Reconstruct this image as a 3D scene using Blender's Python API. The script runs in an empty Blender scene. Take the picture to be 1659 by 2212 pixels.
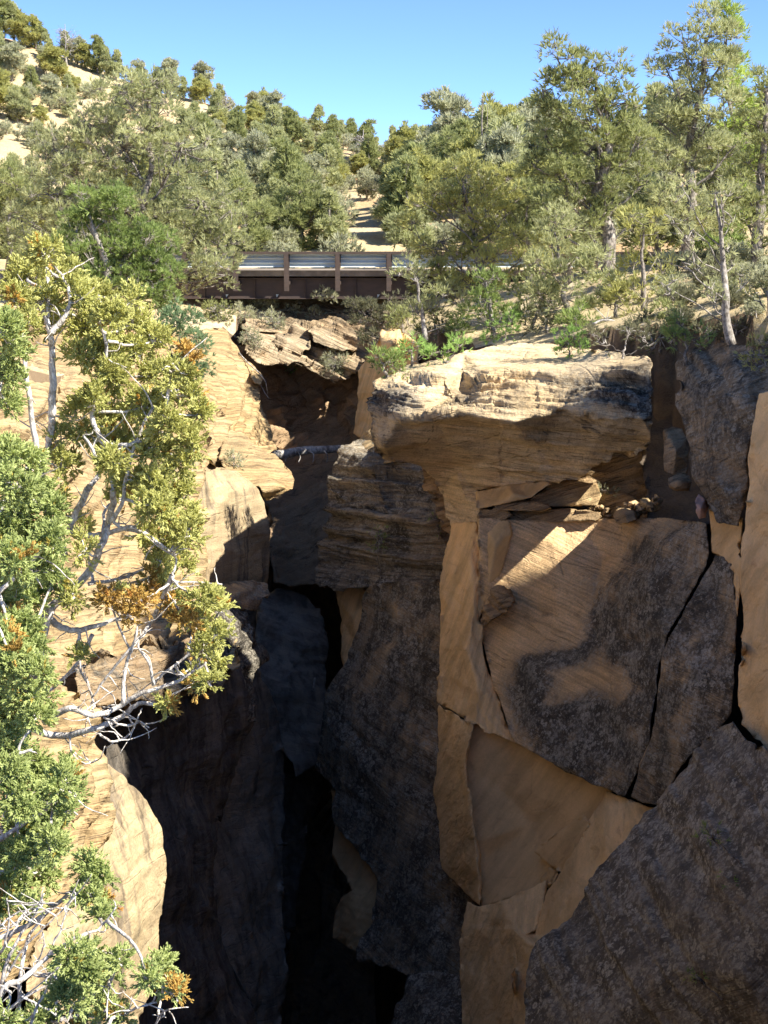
import bpy, math, random
import numpy as np
from mathutils import Vector, Matrix, geometry

SC = bpy.context.scene
COL = SC.collection
random.seed(7)
RS = np.random.RandomState(11)
R = math.radians

# ------------------------------------------------------------------ camera and measuring frame
F, CX, CY, HZ = 3318.0, 829.5, 1106.0, 540.0
PITCH = math.atan((CY - HZ) / F)
cam_d = bpy.data.cameras.new('camera'); cam = bpy.data.objects.new('camera', cam_d); COL.objects.link(cam)
cam_d.sensor_width = 36; cam_d.lens = F / 2212 * 36; cam_d.clip_end = 5000; cam_d.clip_start = 0.1
cam.rotation_euler = (math.pi / 2 - PITCH, 0, 0)
SC.camera = cam
CP, SP = math.cos(PITCH), math.sin(PITCH)

def at(x, y, D):
    """points at survey distance D (metres north of the viewpoint)"""
    x = np.asarray(x, float); y = np.asarray(y, float); D = np.asarray(D, float)
    a = (x - CX) / F; b = (CY - y) / F
    ry = CP + b * SP; rz = -SP + b * CP
    return np.stack([a / ry * D, D + 0 * a, rz / ry * D], -1)

def P(x, y, D): return Vector(at(x, y, D).tolist())

# ------------------------------------------------------------------ noise
def _h(ix, iy, iz, s):
    n = (ix * 374761393 + iy * 668265263 + iz * 2147483647 + s * 1274126177) & 0xffffffff
    n = ((n ^ (n >> 13)) * 1274126177) & 0xffffffff
    n = n ^ (n >> 16)
    return (n & 0xffff) / 65535.0
def vnoise(p, s=0):
    p = np.asarray(p, float); i = np.floor(p).astype(np.int64); f = p - i; f = f * f * (3 - 2 * f)
    r = 0
    for a in (0, 1):
        wa = f[..., 0] if a else 1 - f[..., 0]
        for b in (0, 1):
            wb = f[..., 1] if b else 1 - f[..., 1]
            for c in (0, 1):
                wc = f[..., 2] if c else 1 - f[..., 2]
                r = r + wa * wb * wc * _h(i[..., 0] + a, i[..., 1] + b, i[..., 2] + c, s)
    return r * 2 - 1
def fbm(p, o=4, s=0, g=0.5):
    r = 0; a = 1; t = 0
    for k in range(o):
        r = r + a * vnoise(p * 2.03 ** k + k * 17.3, s + k); t += a; a *= g
    return r / t

# ------------------------------------------------------------------ mesh helpers
def new_mesh(name, V, faces, mat=None, attrs=None, smooth=False):
    """faces: array (n,3) / (n,4) or list of such arrays"""
    if isinstance(faces, np.ndarray): faces = [faces]
    faces = [f for f in faces if len(f)]
    me = bpy.data.meshes.new(name)
    V = np.asarray(V, np.float32)
    me.vertices.add(len(V)); me.vertices.foreach_set('co', V.ravel())
    loops = np.concatenate([np.asarray(f, np.int32).ravel() for f in faces])
    tot = np.concatenate([np.full(len(f), f.shape[1], np.int32) for f in faces])
    st = np.concatenate([[0], np.cumsum(tot)[:-1]]).astype(np.int32)
    me.loops.add(len(loops)); me.loops.foreach_set('vertex_index', loops)
    me.polygons.add(len(tot)); me.polygons.foreach_set('loop_start', st); me.polygons.foreach_set('loop_total', tot)
    me.polygons.foreach_set('use_smooth', np.full(len(tot), smooth))
    for k, v in (attrs or {}).items():
        a = me.attributes.new(k, 'FLOAT', 'POINT'); a.data.foreach_set('value', np.asarray(v, np.float32))
    me.update(calc_edges=True); me.validate()
    if mat: me.materials.append(mat)
    return me
def link(name, me, parent=None, loc=None):
    o = bpy.data.objects.new(name, me); COL.objects.link(o)
    if parent: o.parent = parent
    if loc is not None: o.location = loc
    return o
def tag(o, label=None, cat=None, group=None, kind=None):
    if label: o['label'] = label
    if cat: o['category'] = cat
    if group: o['group'] = group
    if kind: o['kind'] = kind
    return o
def empty(name, loc, rz=0):
    o = bpy.data.objects.new(name, None); COL.objects.link(o); o.location = loc; o.rotation_euler = (0, 0, rz)
    o.empty_display_size = 0.3
    return o

class Buf:
    def __init__(s): s.V = []; s.F3 = []; s.F4 = []; s.n = 0; s.A = []
    def add(s, V, f3=None, f4=None, a=0.5):
        V = np.asarray(V, float); s.V.append(V)
        if f3 is not None and len(f3): s.F3.append(np.asarray(f3) + s.n)
        if f4 is not None and len(f4): s.F4.append(np.asarray(f4) + s.n)
        s.A.append(np.broadcast_to(np.asarray(a, float), (len(V),)))
        s.n += len(V)
    def tube(s, pts, rad, n=5, a=0.5, rng=None, flat=1.0):
        pts = np.asarray(pts, float); m = len(pts)
        rad = np.broadcast_to(np.asarray(rad, float), (m,))
        t = np.gradient(pts, axis=0); t /= np.linalg.norm(t, axis=1)[:, None] + 1e-9
        up = np.array([0.31, 0.21, 0.93]) if abs(t[0][2]) < 0.9 else np.array([1.0, 0.1, 0])
        u = np.cross(t, up); u /= np.linalg.norm(u, axis=1)[:, None] + 1e-9
        v = np.cross(t, u)
        an = np.arange(n) / n * 2 * math.pi
        V = pts[:, None] + rad[:, None, None] * (np.cos(an)[None, :, None] * u[:, None] + flat * np.sin(an)[None, :, None] * v[:, None])
        idx = np.arange(m * n).reshape(m, n); j = np.roll(idx, -1, 1)
        f = np.stack([idx[:-1], j[:-1], j[1:], idx[1:]], -1).reshape(-1, 4)
        V = np.concatenate([V.reshape(-1, 3), pts[:1], pts[-1:]])
        c0, c1 = m * n, m * n + 1
        f3 = [(j[0][k], idx[0][k], c0) for k in range(n)] + [(idx[-1][k], j[-1][k], c1) for k in range(n)]
        s.add(V, f3, f, a)
    def box(s, lo, hi, M=None, a=0.5):
        x0, y0, z0 = lo; x1, y1, z1 = hi
        V = np.array([(x0,y0,z0),(x1,y0,z0),(x1,y1,z0),(x0,y1,z0),(x0,y0,z1),(x1,y0,z1),(x1,y1,z1),(x0,y1,z1)], float)
        if M is not None: V = V @ np.array(M.to_3x3()).T + np.array(M.translation)
        s.add(V, None, [(0,3,2,1),(4,5,6,7),(0,1,5,4),(1,2,6,5),(2,3,7,6),(3,0,4,7)], a)
    def prism(s, prof, x0, x1, a=0.5):
        """profile in (y,z), extruded along x"""
        n = len(prof); V = [(x0, y, z) for y, z in prof] + [(x1, y, z) for y, z in prof]
        s.add(V, None, [(k, (k+1) % n, n + (k+1) % n, n + k) for k in range(n)], a)
    def stamp(s, T, f, M, loc, a):
        """T (k,3) template, M (N,3,3), loc (N,3), a (N,)"""
        N = len(loc); k = len(T)
        V = np.einsum('nij,kj->nki', M, T) + loc[:, None]
        F_ = (f[None] + (np.arange(N) * k)[:, None, None]).reshape(-1, f.shape[1])
        s.add(V.reshape(-1, 3), F_ if f.shape[1] == 3 else None, F_ if f.shape[1] == 4 else None, np.repeat(a, k))
    def mesh(s, name, mat, smooth=False, origin=None):
        V = np.concatenate(s.V)
        if origin is not None: V = V - np.asarray(origin)
        fs = []
        if s.F3: fs.append(np.concatenate(s.F3))
        if s.F4: fs.append(np.concatenate(s.F4))
        return new_mesh(name, V, fs, mat, {'tint': np.concatenate(s.A)}, smooth)

def frames(d, roll=None):
    """rotation matrices whose z column is d"""
    d = d / (np.linalg.norm(d, axis=1)[:, None] + 1e-9)
    r = RS.normal(size=d.shape); u = np.cross(d, r); u /= np.linalg.norm(u, axis=1)[:, None] + 1e-9
    v = np.cross(d, u)
    return np.stack([u, v, d], -1)

# ------------------------------------------------------------------ materials
def nmat(name):
    m = bpy.data.materials.new(name); m.use_nodes = True; nt = m.node_tree; nt.nodes.clear()
    out = nt.nodes.new('ShaderNodeOutputMaterial')
    return m, nt, out
class NT:
    def __init__(s, nt): s.nt = nt
    def n(s, t, **kw):
        x = s.nt.nodes.new(t)
        for k, v in kw.items():
            if k.startswith('i_'): x.inputs[k[2:].replace('_', ' ')].default_value = v
            else: setattr(x, k, v)
        return x
    def l(s, a, b): s.nt.links.new(a, b)
    def math(s, op, a, b=None, clamp=False):
        x = s.nt.nodes.new('ShaderNodeMath'); x.operation = op; x.use_clamp = clamp
        for k, v in ((0, a), (1, b)):
            if v is None: continue
            if isinstance(v, (int, float)): x.inputs[k].default_value = v
            else: s.l(v, x.inputs[k])
        return x.outputs[0]
    def ramp(s, v, lo, hi, a=0.0, b=1.0):
        x = s.nt.nodes.new('ShaderNodeMapRange'); x.clamp = True; x.interpolation_type = 'SMOOTHSTEP'
        s.l(v, x.inputs[0])
        for k, q in ((1, lo), (2, hi), (3, a), (4, b)):
            x.inputs[k].default_value = q
        return x.outputs[0]
    def mix(s, f, a, b, mode='MIX'):
        x = s.nt.nodes.new('ShaderNodeMix'); x.data_type = 'RGBA'; x.blend_type = mode
        if isinstance(f, (int, float)): x.inputs[0].default_value = f
        else: s.l(f, x.inputs[0])
        for k, v in ((6, a), (7, b)):
            if isinstance(v, tuple): x.inputs[k].default_value = (*v, 1)
            else: s.l(v, x.inputs[k])
        return x.outputs[2]
    def noise(s, vec, scale, detail=4, rough=0.55, dist=0.0):
        x = s.nt.nodes.new('ShaderNodeTexNoise'); x.inputs['Scale'].default_value = scale
        x.inputs['Detail'].default_value = detail; x.inputs['Roughness'].default_value = rough
        x.inputs['Distortion'].default_value = dist
        s.l(vec, x.inputs['Vector']); return x.outputs['Fac']
    def mapv(s, vec, rot=(0, 0, 0), sc=(1, 1, 1)):
        x = s.nt.nodes.new('ShaderNodeMapping'); x.vector_type = 'POINT'
        a = s.nt.nodes.new('ShaderNodeMapping'); a.inputs['Rotation'].default_value = rot
        s.l(vec, a.inputs['Vector']); s.l(a.outputs[0], x.inputs['Vector']); x.inputs['Scale'].default_value = sc
        return x.outputs[0]

def rockmat(name, c1, c2, rot=(0, 0, 0), lam=0.5, lamscale=9.0, dark=(0.060, 0.052, 0.041), lichen=0.4, streak=0.0,
            bump=0.5, rough=0.9, speck=1.0, warm=(0.50, 0.30, 0.13), stretch=0.5, crack=0.35):
    m, nt, out = nmat(name); N = NT(nt)
    pos = N.n('ShaderNodeNewGeometry').outputs['Position']
    va = N.n('ShaderNodeAttribute', attribute_name='varn').outputs['Fac']
    wn = N.n('ShaderNodeTexNoise'); wn.inputs['Scale'].default_value = 0.9; wn.inputs['Detail'].default_value = 3; N.l(pos, wn.inputs['Vector'])
    wv = N.n('ShaderNodeVectorMath', operation='SCALE'); N.l(wn.outputs['Color'], wv.inputs[0]); wv.inputs['Scale'].default_value = 0.13
    ws = N.n('ShaderNodeVectorMath', operation='ADD'); N.l(pos, ws.inputs[0]); N.l(wv.outputs[0], ws.inputs[1])
    wp = ws.outputs[0]
    bed = N.mapv(wp, rot, (stretch, stretch, lamscale))
    l1 = N.noise(bed, 1.0, 5, 0.62); l2 = N.noise(bed, 3.1, 3, 0.6)
    big = N.noise(pos, 0.55, 5, 0.6, 0.4)
    mid = N.noise(pos, 2.6, 5, 0.62, 0.2)
    fine = N.noise(pos, 26.0, 4, 0.7)
    base = N.mix(N.ramp(big, 0.35, 0.68), c1, c2)
    base = N.mix(N.ramp(mid, 0.45, 0.75, 0, 0.35), base, warm)
    lamv = N.ramp(l1, 0.30, 0.66, 1 - 0.62 * lam, 1.12)
    g = N.n('ShaderNodeCombineColor'); 
    for k in range(3): N.l(lamv, g.inputs[k])
    base = N.mix(1.0, base, g.outputs[0], 'MULTIPLY')
    crev = N.ramp(l2, 0.42, 0.33, 0, 0.6 * min(1, lam * 1.2))  # dark bedding lines, with crevice shade put into the colour
    cv = N.n('ShaderNodeTexVoronoi', feature='DISTANCE_TO_EDGE'); cv.inputs['Scale'].default_value = 1.0
    N.l(N.mapv(wp, rot, (0.42, 0.42, 1.3)), cv.inputs['Vector'])
    ck = N.math('MULTIPLY', N.ramp(cv.outputs['Distance'], 0.018, 0.0), N.math('MULTIPLY', N.ramp(mid, 0.42, 0.6), crack))
    base = N.mix(N.math('MULTIPLY', crev, N.ramp(mid, 0.35, 0.6)), base, tuple(c * 1.6 for c in dark))
    base = N.mix(ck, base, tuple(c * .8 for c in dark))
    # varnish (stain with a shape of its own)
    vs = N.mapv(pos, (0, 0, 0), (2.2, 2.2, 0.16)); st = N.noise(vs, 1.0, 4, 0.6, 0.1)
    pat = N.noise(pos, 1.15, 8, 0.68, 0.5)
    sel = N.math('ADD', N.math('MULTIPLY', pat, 0.75), N.math('MULTIPLY', l2, 0.25))
    if streak > 0:
        sel = N.math('ADD', N.math('MULTIPLY', sel, 1 - streak), N.math('MULTIPLY', st, streak))
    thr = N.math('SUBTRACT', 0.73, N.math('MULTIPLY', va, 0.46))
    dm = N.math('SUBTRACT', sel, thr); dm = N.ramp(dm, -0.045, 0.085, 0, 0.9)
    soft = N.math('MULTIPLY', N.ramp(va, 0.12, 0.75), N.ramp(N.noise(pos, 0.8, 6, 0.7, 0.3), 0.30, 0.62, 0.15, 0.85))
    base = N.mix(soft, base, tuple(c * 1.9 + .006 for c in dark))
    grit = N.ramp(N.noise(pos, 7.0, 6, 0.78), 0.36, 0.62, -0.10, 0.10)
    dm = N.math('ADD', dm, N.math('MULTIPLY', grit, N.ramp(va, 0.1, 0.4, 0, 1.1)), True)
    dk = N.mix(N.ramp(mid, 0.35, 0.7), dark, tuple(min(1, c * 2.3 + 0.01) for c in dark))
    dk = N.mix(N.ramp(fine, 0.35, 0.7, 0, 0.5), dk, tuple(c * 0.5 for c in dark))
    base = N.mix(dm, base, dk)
    # lichen blotches live on the varnish
    vo = N.n('ShaderNodeTexVoronoi', feature='F1'); vo.inputs['Scale'].default_value = 7.5; vo.inputs['Randomness'].default_value = 1
    lw = N.n('ShaderNodeVectorMath', operation='ADD'); wv2 = N.n('ShaderNodeVectorMath', operation='SCALE')
    fn = N.n('ShaderNodeTexNoise'); fn.inputs['Scale'].default_value = 9; N.l(pos, fn.inputs['Vector'])
    N.l(fn.outputs['Color'], wv2.inputs[0]); wv2.inputs['Scale'].default_value = 0.16
    N.l(pos, lw.inputs[0]); N.l(wv2.outputs[0], lw.inputs[1]); N.l(lw.outputs[0], vo.inputs['Vector'])
    lsz = N.ramp(N.noise(pos, 1.7, 5, 0.7), 0.34, 0.60, 0.0, 0.55)
    lm = N.math('SUBTRACT', lsz, vo.outputs['Distance']); lm = N.ramp(lm, 0.0, 0.10)
    lm2 = N.ramp(N.math('SUBTRACT', N.noise(pos, 15.0, 5, 0.75), N.ramp(mid, 0.3, 0.7, 0.06, -0.06)), 0.515, 0.56)
    lm = N.math('MAXIMUM', N.math('MULTIPLY', lm, N.ramp(fine, 0.35, 0.55)), N.math('MULTIPLY', lm2, 0.62))
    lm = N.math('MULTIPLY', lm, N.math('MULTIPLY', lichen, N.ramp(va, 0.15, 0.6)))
    base = N.mix(lm, base, N.mix(N.ramp(big, 0.4, 0.6), (0.50, 0.46, 0.37), (0.40, 0.36, 0.27)))
    fg = N.ramp(fine, 0.25, 0.75, 1 - 0.22 * speck, 1 + 0.16 * speck)
    g2 = N.n('ShaderNodeCombineColor')
    for k in range(3): N.l(fg, g2.inputs[k])
    base = N.mix(1.0, base, g2.outputs[0], 'MULTIPLY')
    hgt = N.math('ADD', N.math('MULTIPLY', l1, 0.7 * lam), N.math('MULTIPLY', l2, 0.35 * lam))
    hgt = N.math('ADD', hgt, N.math('MULTIPLY', mid, 0.5)); hgt = N.math('ADD', hgt, N.math('MULTIPLY', fine, 0.2)); hgt = N.math('SUBTRACT', hgt, N.math('MULTIPLY', ck, 0.5)); hgt = N.math('SUBTRACT', hgt, N.math('MULTIPLY', crev, 0.35))
    bp = N.n('ShaderNodeBump'); bp.inputs['Strength'].default_value = bump; bp.inputs['Distance'].default_value = 0.16
    N.l(hgt, bp.inputs['Height'])
    b = N.n('ShaderNodeBsdfPrincipled'); b.inputs['Roughness'].default_value = rough; b.inputs['Specular IOR Level'].default_value = 0.15
    N.l(base, b.inputs['Base Color']); N.l(bp.outputs[0], b.inputs['Normal']); N.l(b.outputs[0], out.inputs[0])
    return m

def leafmat(name, dark, light, tip=None, trans=0.3):
    m, nt, out = nmat(name); N = NT(nt)
    a = N.n('ShaderNodeAttribute', attribute_name='tint').outputs['Fac']
    c = N.mix(N.ramp(a, 0.0, 0.75), dark, light)
    if tip: c = N.mix(N.ramp(a, 0.86, 0.95), c, tip)
    d = N.n('ShaderNodeBsdfPrincipled'); d.inputs['Roughness'].default_value = 0.6; d.inputs['Specular IOR Level'].default_value = 0.25
    t = N.n('ShaderNodeBsdfTranslucent'); N.l(c, d.inputs['Base Color']); N.l(c, t.inputs['Color'])
    x = N.n('ShaderNodeMixShader'); x.inputs[0].default_value = trans
    N.l(d.outputs[0], x.inputs[1]); N.l(t.outputs[0], x.inputs[2]); N.l(x.outputs[0], out.inputs[0])
    return m
def barkmat(name, dark, light, scale=6.0):
    m, nt, out = nmat(name); N = NT(nt)
    pos = N.n('ShaderNodeNewGeometry').outputs['Position']
    a = N.noise(pos, scale, 5, 0.7, 0.6)
    w = N.noise(N.mapv(pos, (0.3, 0.2, 0), (14, 14, 2)), scale * 0.3, 3, 0.6)
    c = N.mix(N.ramp(N.math('ADD', N.math('MULTIPLY', a, 0.6), N.math('MULTIPLY', w, 0.4)), 0.38, 0.62), dark, light)
    b = N.n('ShaderNodeBsdfPrincipled'); b.inputs['Roughness'].default_value = 0.85; b.inputs['Specular IOR Level'].default_value = 0.2
    bp = N.n('ShaderNodeBump'); bp.inputs['Strength'].default_value = 0.6; bp.inputs['Distance'].default_value = 0.01
    N.l(w, bp.inputs['Height']); N.l(bp.outputs[0], b.inputs['Normal'])
    N.l(c, b.inputs['Base Color']); N.l(b.outputs[0], out.inputs[0])
    return m
def plainmat(name, c, c2=None, scale=3.0, rough=0.6, metal=0.0, sc=(1, 1, 1)):
    m, nt, out = nmat(name); N = NT(nt)
    pos = N.n('ShaderNodeNewGeometry').outputs['Position']
    a = N.noise(N.mapv(pos, (0, 0, 0), sc), scale, 5, 0.65)
    col = N.mix(N.ramp(a, 0.35, 0.68), c, c2 or tuple(q * 0.7 for q in c))
    b = N.n('ShaderNodeBsdfPrincipled'); b.inputs['Roughness'].default_value = rough; b.inputs['Metallic'].default_value = metal
    N.l(col, b.inputs['Base Color']); N.l(b.outputs[0], out.inputs[0])
    return m

# ------------------------------------------------------------------ light and sky
SUN = Vector((0.62, -0.35, 0.70)).normalized()
w = bpy.data.worlds.new('World'); SC.world = w; w.use_nodes = True
nt = w.node_tree; bg = nt.nodes['Background']
sky = nt.nodes.new('ShaderNodeTexSky'); sky.sky_type = 'NISHITA'; sky.sun_disc = False
sky.sun_elevation = math.asin(SUN.z); sky.sun_rotation = math.atan2(SUN.x, SUN.y)
sky.altitude = 2600; sky.air_density = 0.4; sky.dust_density = 0.0; sky.ozone_density = 5.0
nt.links.new(sky.outputs[0], bg.inputs[0]); bg.inputs[1].default_value = 0.142
sl = bpy.data.lights.new('sun', 'SUN'); sl.energy = 4.0; sl.angle = R(0.55); sl.color = (1.0, 0.93, 0.82)
so = bpy.data.objects.new('sun', sl); COL.objects.link(so)
so.rotation_euler = SUN.to_track_quat('Z', 'Y').to_euler(); so.location = (30, -20, 60)
SC.view_settings.view_transform = 'Standard'; SC.view_settings.look = 'None'
SC.view_settings.gamma = 1; SC.view_settings.exposure = 1.5
SC.cycles.max_bounces = 8; SC.cycles.diffuse_bounces = 5

# ------------------------------------------------------------------ rock building
def inside(px, py, poly):
    c = np.zeros(len(px), bool); n = len(poly)
    for i in range(n):
        x1, y1 = poly[i]; x2, y2 = poly[(i + 1) % n]
        if y1 == y2: continue
        k = ((y1 > py) != (y2 > py)) & (px < (x2 - x1) * (py - y1) / (y2 - y1) + x1)
        c ^= k
    return c
def tri_interp(Q, V2, tris, val):
    out = np.full((len(Q), val.shape[1]), np.nan)
    for t in tris:
        a, b, c = V2[t[0]], V2[t[1]], V2[t[2]]
        d = (b[1]-c[1])*(a[0]-c[0]) + (c[0]-b[0])*(a[1]-c[1])
        if abs(d) < 1e-9: continue
        l0 = ((b[1]-c[1])*(Q[:,0]-c[0]) + (c[0]-b[0])*(Q[:,1]-c[1]))/d
        l1 = ((c[1]-a[1])*(Q[:,0]-c[0]) + (a[0]-c[0])*(Q[:,1]-c[1]))/d
        l2 = 1-l0-l1; k = (l0 > -1e-3) & (l1 > -1e-3) & (l2 > -1e-3)
        out[k] = l0[k,None]*val[t[0]] + l1[k,None]*val[t[1]] + l2[k,None]*val[t[2]]
    bad = np.isnan(out[:, 0])
    for i in np.where(bad)[0]:
        out[i] = val[np.argmin(((V2 - Q[i])**2).sum(1))]
    return out
def vnormals(V, T):
    fn = np.cross(V[T[:,1]]-V[T[:,0]], V[T[:,2]]-V[T[:,0]])
    n = np.zeros_like(V)
    for k in range(3): np.add.at(n, T[:,k], fn)
    return n/(np.linalg.norm(n,axis=1)[:,None]+1e-12)

def rock(name, pts, inner=(), T=4.0, mat=None, sp=6.0, v=0.0, smooth=1, amp=0.10, asc=0.7, led=0.05, lf=3.0, bed=(0.1, 0.1, 1),
         jit=3.0, seed=1, ledf=None, ridges=(), lo=None, inset=0.96, fineamp=0.02, blocky=0.0):
    """a solid rock: front relief through surveyed points, closed behind by T metres of stone"""
    co = [tuple(p) + (v,) * (4 - len(p)) for p in list(pts) + list(inner)]
    n0 = len(pts)
    V2 = [Vector((c[0], c[1])) for c in co]
    rg = list(ridges)
    r = geometry.delaunay_2d_cdt(V2, rg, [list(range(n0))], 1, 1e-4)
    cv = np.array([tuple(q) for q in r[0]]); ct = []
    for f in r[2]:
        for k in range(1, len(f) - 1): ct.append((f[0], f[k], f[k + 1]))
    cval = np.zeros((len(cv), 2)); src = np.array([(c[0], c[1]) for c in co])
    for i, q in enumerate(cv):
        j = np.argmin(((src - q) ** 2).sum(1)); cval[i] = co[j][2:4]
    # fine boundary
    B = []
    for i in range(n0):
        a = np.array(co[i]); b = np.array(co[(i + 1) % n0]); L = np.hypot(*(b - a)[:2]); m = max(1, int(L / sp))
        for k in range(m): B.append(a + (b - a) * k / m)
    B = np.array(B)
    q3 = np.concatenate([B[:, :2] / 26.0, np.full((len(B), 1), seed * 3.7)], 1)
    B[:, 0] += jit * fbm(q3, 4, seed, 0.7); B[:, 1] += jit * fbm(q3 + 50, 4, seed + 9, 0.7)
    poly = [tuple(b[:2]) for b in B]
    x0, y0 = B[:, :2].min(0); x1, y1 = B[:, :2].max(0)
    gx, gy = np.meshgrid(np.arange(x0 + sp * .5, x1, sp), np.arange(y0 + sp * .5, y1, sp * .87))
    gx[1::2] += sp * .5
    gx = gx.ravel(); gy = gy.ravel(); rr = np.random.RandomState(seed)
    gx = gx + rr.uniform(-.28, .28, len(gx)) * sp; gy = gy + rr.uniform(-.28, .28, len(gy)) * sp
    k = inside(gx, gy, poly); gx = gx[k]; gy = gy[k]
    dm = np.full(len(gx), 1e9)
    for b in B: dm = np.minimum(dm, (gx - b[0]) ** 2 + (gy - b[1]) ** 2)
    k = dm > (sp * .45) ** 2; gx = gx[k]; gy = gy[k]
    Q = np.concatenate([B[:, :2], np.stack([gx, gy], 1)])
    nb = len(B)
    r = geometry.delaunay_2d_cdt([Vector(q) for q in Q.tolist()], [], [list(range(nb))], 1, 1e-5)
    FV = np.array([tuple(q) for q in r[0]]); 
    org = [o[0] if len(o) else -1 for o in r[3]]
    T3 = []
    for f in r[2]:
        for k in range(1, len(f) - 1): T3.append((f[0], f[k], f[k + 1]))
    T3 = np.array(T3)
    val = tri_interp(FV, cv, ct, cval)
    # rounding of the hard edges between facets
    if smooth:
        E = np.concatenate([T3[:, [0, 1]], T3[:, [1, 2]], T3[:, [2, 0]]]); E = np.concatenate([E, E[:, ::-1]])
        cnt = np.zeros(len(FV)); np.add.at(cnt, E[:, 0], 1); cnt[cnt == 0] = 1
        for _ in range(smooth):
            s = np.zeros_like(val); np.add.at(s, E[:, 0], val[E[:, 1]]); val = 0.4 * val + 0.6 * s / cnt[:, None]
    V = at(FV[:, 0], FV[:, 1], val[:, 0])
    c0 = V.mean(0)
    N0 = vnormals(V, T3)
    if (N0 * (-V)).sum() < 0: T3 = T3[:, ::-1]; N0 = -N0
    used = np.zeros(len(V), bool); used[T3.ravel()] = True
    d = amp * fbm(V * asc, 5, seed, 0.55) + fineamp * fbm(V * asc * 9, 3, seed + 5, 0.6)
    if blocky:
        cell = vnoise(np.floor(V * np.array([0.9, 0.9, 1.6]) + 0.35 * fbm(V * 1.2, 2, seed)[:, None]) * 3.1, seed + 3); d = d + blocky * cell
    bd = np.array(bed, float); bd /= np.linalg.norm(bd)
    u = V @ bd + 0.22 * fbm(V * 0.5, 3, seed + 2)
    uu = np.stack([u * lf, V[:, 0] * .25, V[:, 1] * .25], -1)
    s1 = vnoise(uu, seed + 20); s1 = np.tanh(s1 * 8) * .7 + s1 * .3
    uu2 = np.stack([u * lf * 3.1, V[:, 0] * .5, V[:, 1] * .5], -1)
    s2 = np.tanh(vnoise(uu2, seed + 21) * 3)
    msk = np.clip(0.6 + 0.9 * fbm(V * 0.55, 3, seed + 8), 0.05, 1.3)
    d = d + led * msk * (s1 + 0.45 * s2)
    if ledf is not None:
        wl = ledf(FV[:, 0], FV[:, 1]); d = amp * fbm(V * asc, 5, seed, 0.55) + wl * (d - amp * fbm(V * asc, 5, seed, 0.55))
    V = V + N0 * d[:, None]
    # back rings
    bi = [None] * nb
    for i, o in enumerate(r[3]):
        for q in o:
            if q < nb: bi[q] = i
    bi = [b for b in bi if b is not None and used[b]]
    bi = np.array(bi)
    verts = [V]; n = len(V); rings = [bi]
    Bv = V[bi]; cen = Bv.mean(0)
    away = Bv / np.linalg.norm(Bv, axis=1)[:, None]
    for j, fr in enumerate((0.12, 0.45, 1.0)):
        sc = 1 - (1 - inset) * (0.4 + fr * 2)
        W = cen + (Bv - cen) * sc + away * T * fr + 0.12 * np.stack([fbm(Bv * 1.5, 2, seed + 30 + j + k) for k in range(3)], -1)
        verts.append(W); rings.append(np.arange(n, n + len(bi))); n += len(bi)
    cc = verts[-1].mean(0); verts.append(cc[None]); ci = n
    q4 = []
    for a, b in zip(rings[:-1], rings[1:]):
        q4.append(np.stack([a, np.roll(a, -1), np.roll(b, -1), b], -1))
    q4 = np.concatenate(q4); a = rings[-1]
    f3 = np.stack([a, np.roll(a, -1), np.full(len(a), ci)], -1)
    VV = np.concatenate(verts)
    va = np.concatenate([val[:, 1], np.tile(val[bi, 1], 3), [v]])
    # consistent winding of the sides
    e = set(map(tuple, np.concatenate([T3[:, [0, 1]], T3[:, [1, 2]], T3[:, [2, 0]]]).tolist()))
    if (bi[0], bi[1]) in e: q4 = q4[:, ::-1]; f3 = f3[:, ::-1]
    lo = np.array([VV[:, 0].mean(), VV[:, 1].mean(), VV[:, 2].min()])
    me = new_mesh(name, VV - lo, [T3, f3, q4], mat, {'varn': va}, True)
    return link(name, me, None, lo)

# ------------------------------------------------------------------ ground height
GC = []   # (x, y, z)
def gp(px, py, D): GC.append(tuple(at(px, py, D)))
# hill and rims, surveyed points
for a in [(-150,40,170),(0,85,150),(100,118,150),(200,172,145),(370,215,140),(430,238,138),(500,262,132),(580,305,125),(700,375,118),
          (800,385,112),(950,380,105),(1200,360,100),(1450,330,95),(1700,310,95),
          (0,200,138),(60,310,122),(150,215,140),(230,330,125),(120,440,100),(300,430,100),(500,330,115),(620,430,98),(540,470,82),
          (750,465,80),(800,430,88),(740,545,67),(830,510,70),(950,440,82),(1150,430,80),(1400,440,75),(1660,430,75),
          (0,560,66),(-200,540,70),(200,580,62),(400,590,62),(560,640,61),(640,650,61),(700,655,61),(800,655,60),
          (600,700,57),(660,735,56),(720,735,56),(760,790,54),(700,800,54),(560,735,56),
          (450,712,49),(300,700,46),(150,690,44),(0,680,42),(380,830,40),(200,845,34),(0,840,30),(-200,700,32),(-300,900,22),
          (900,715,50),(1000,745,43),(1100,738,41),(1180,742,39),(1240,725,38),(1400,745,34),(1500,728,30),(1600,700,29),(1659,690,27),
          (1560,640,36),(1659,600,38),(1560,575,46),(1300,600,48),(1000,640,56),(1200,575,60),(1500,560,58),(1800,560,45)]: gp(*a)
GC += [(-9,12,-3.2),(-8,18,-3.4),(-5,4,-2.6),(8.5,24,-2.4),(7.5,17,-3.0),(6.5,11,-3.0),(5,3,-3.0),(5.5,17,-3.0),(4.5,12,-3.0),(12,15,-3),(18,25,0),(25,10,-2),(-20,10,-1),
       (-20,30,-.5),(-40,60,2),(25,40,1.5),(40,70,4),(0,-20,-4),(-37,190,12),(0,160,6),(30,150,5),(60,100,8),(-80,120,18),(-90,60,8),(90,60,8)]
GC = np.array(GC)
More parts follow.
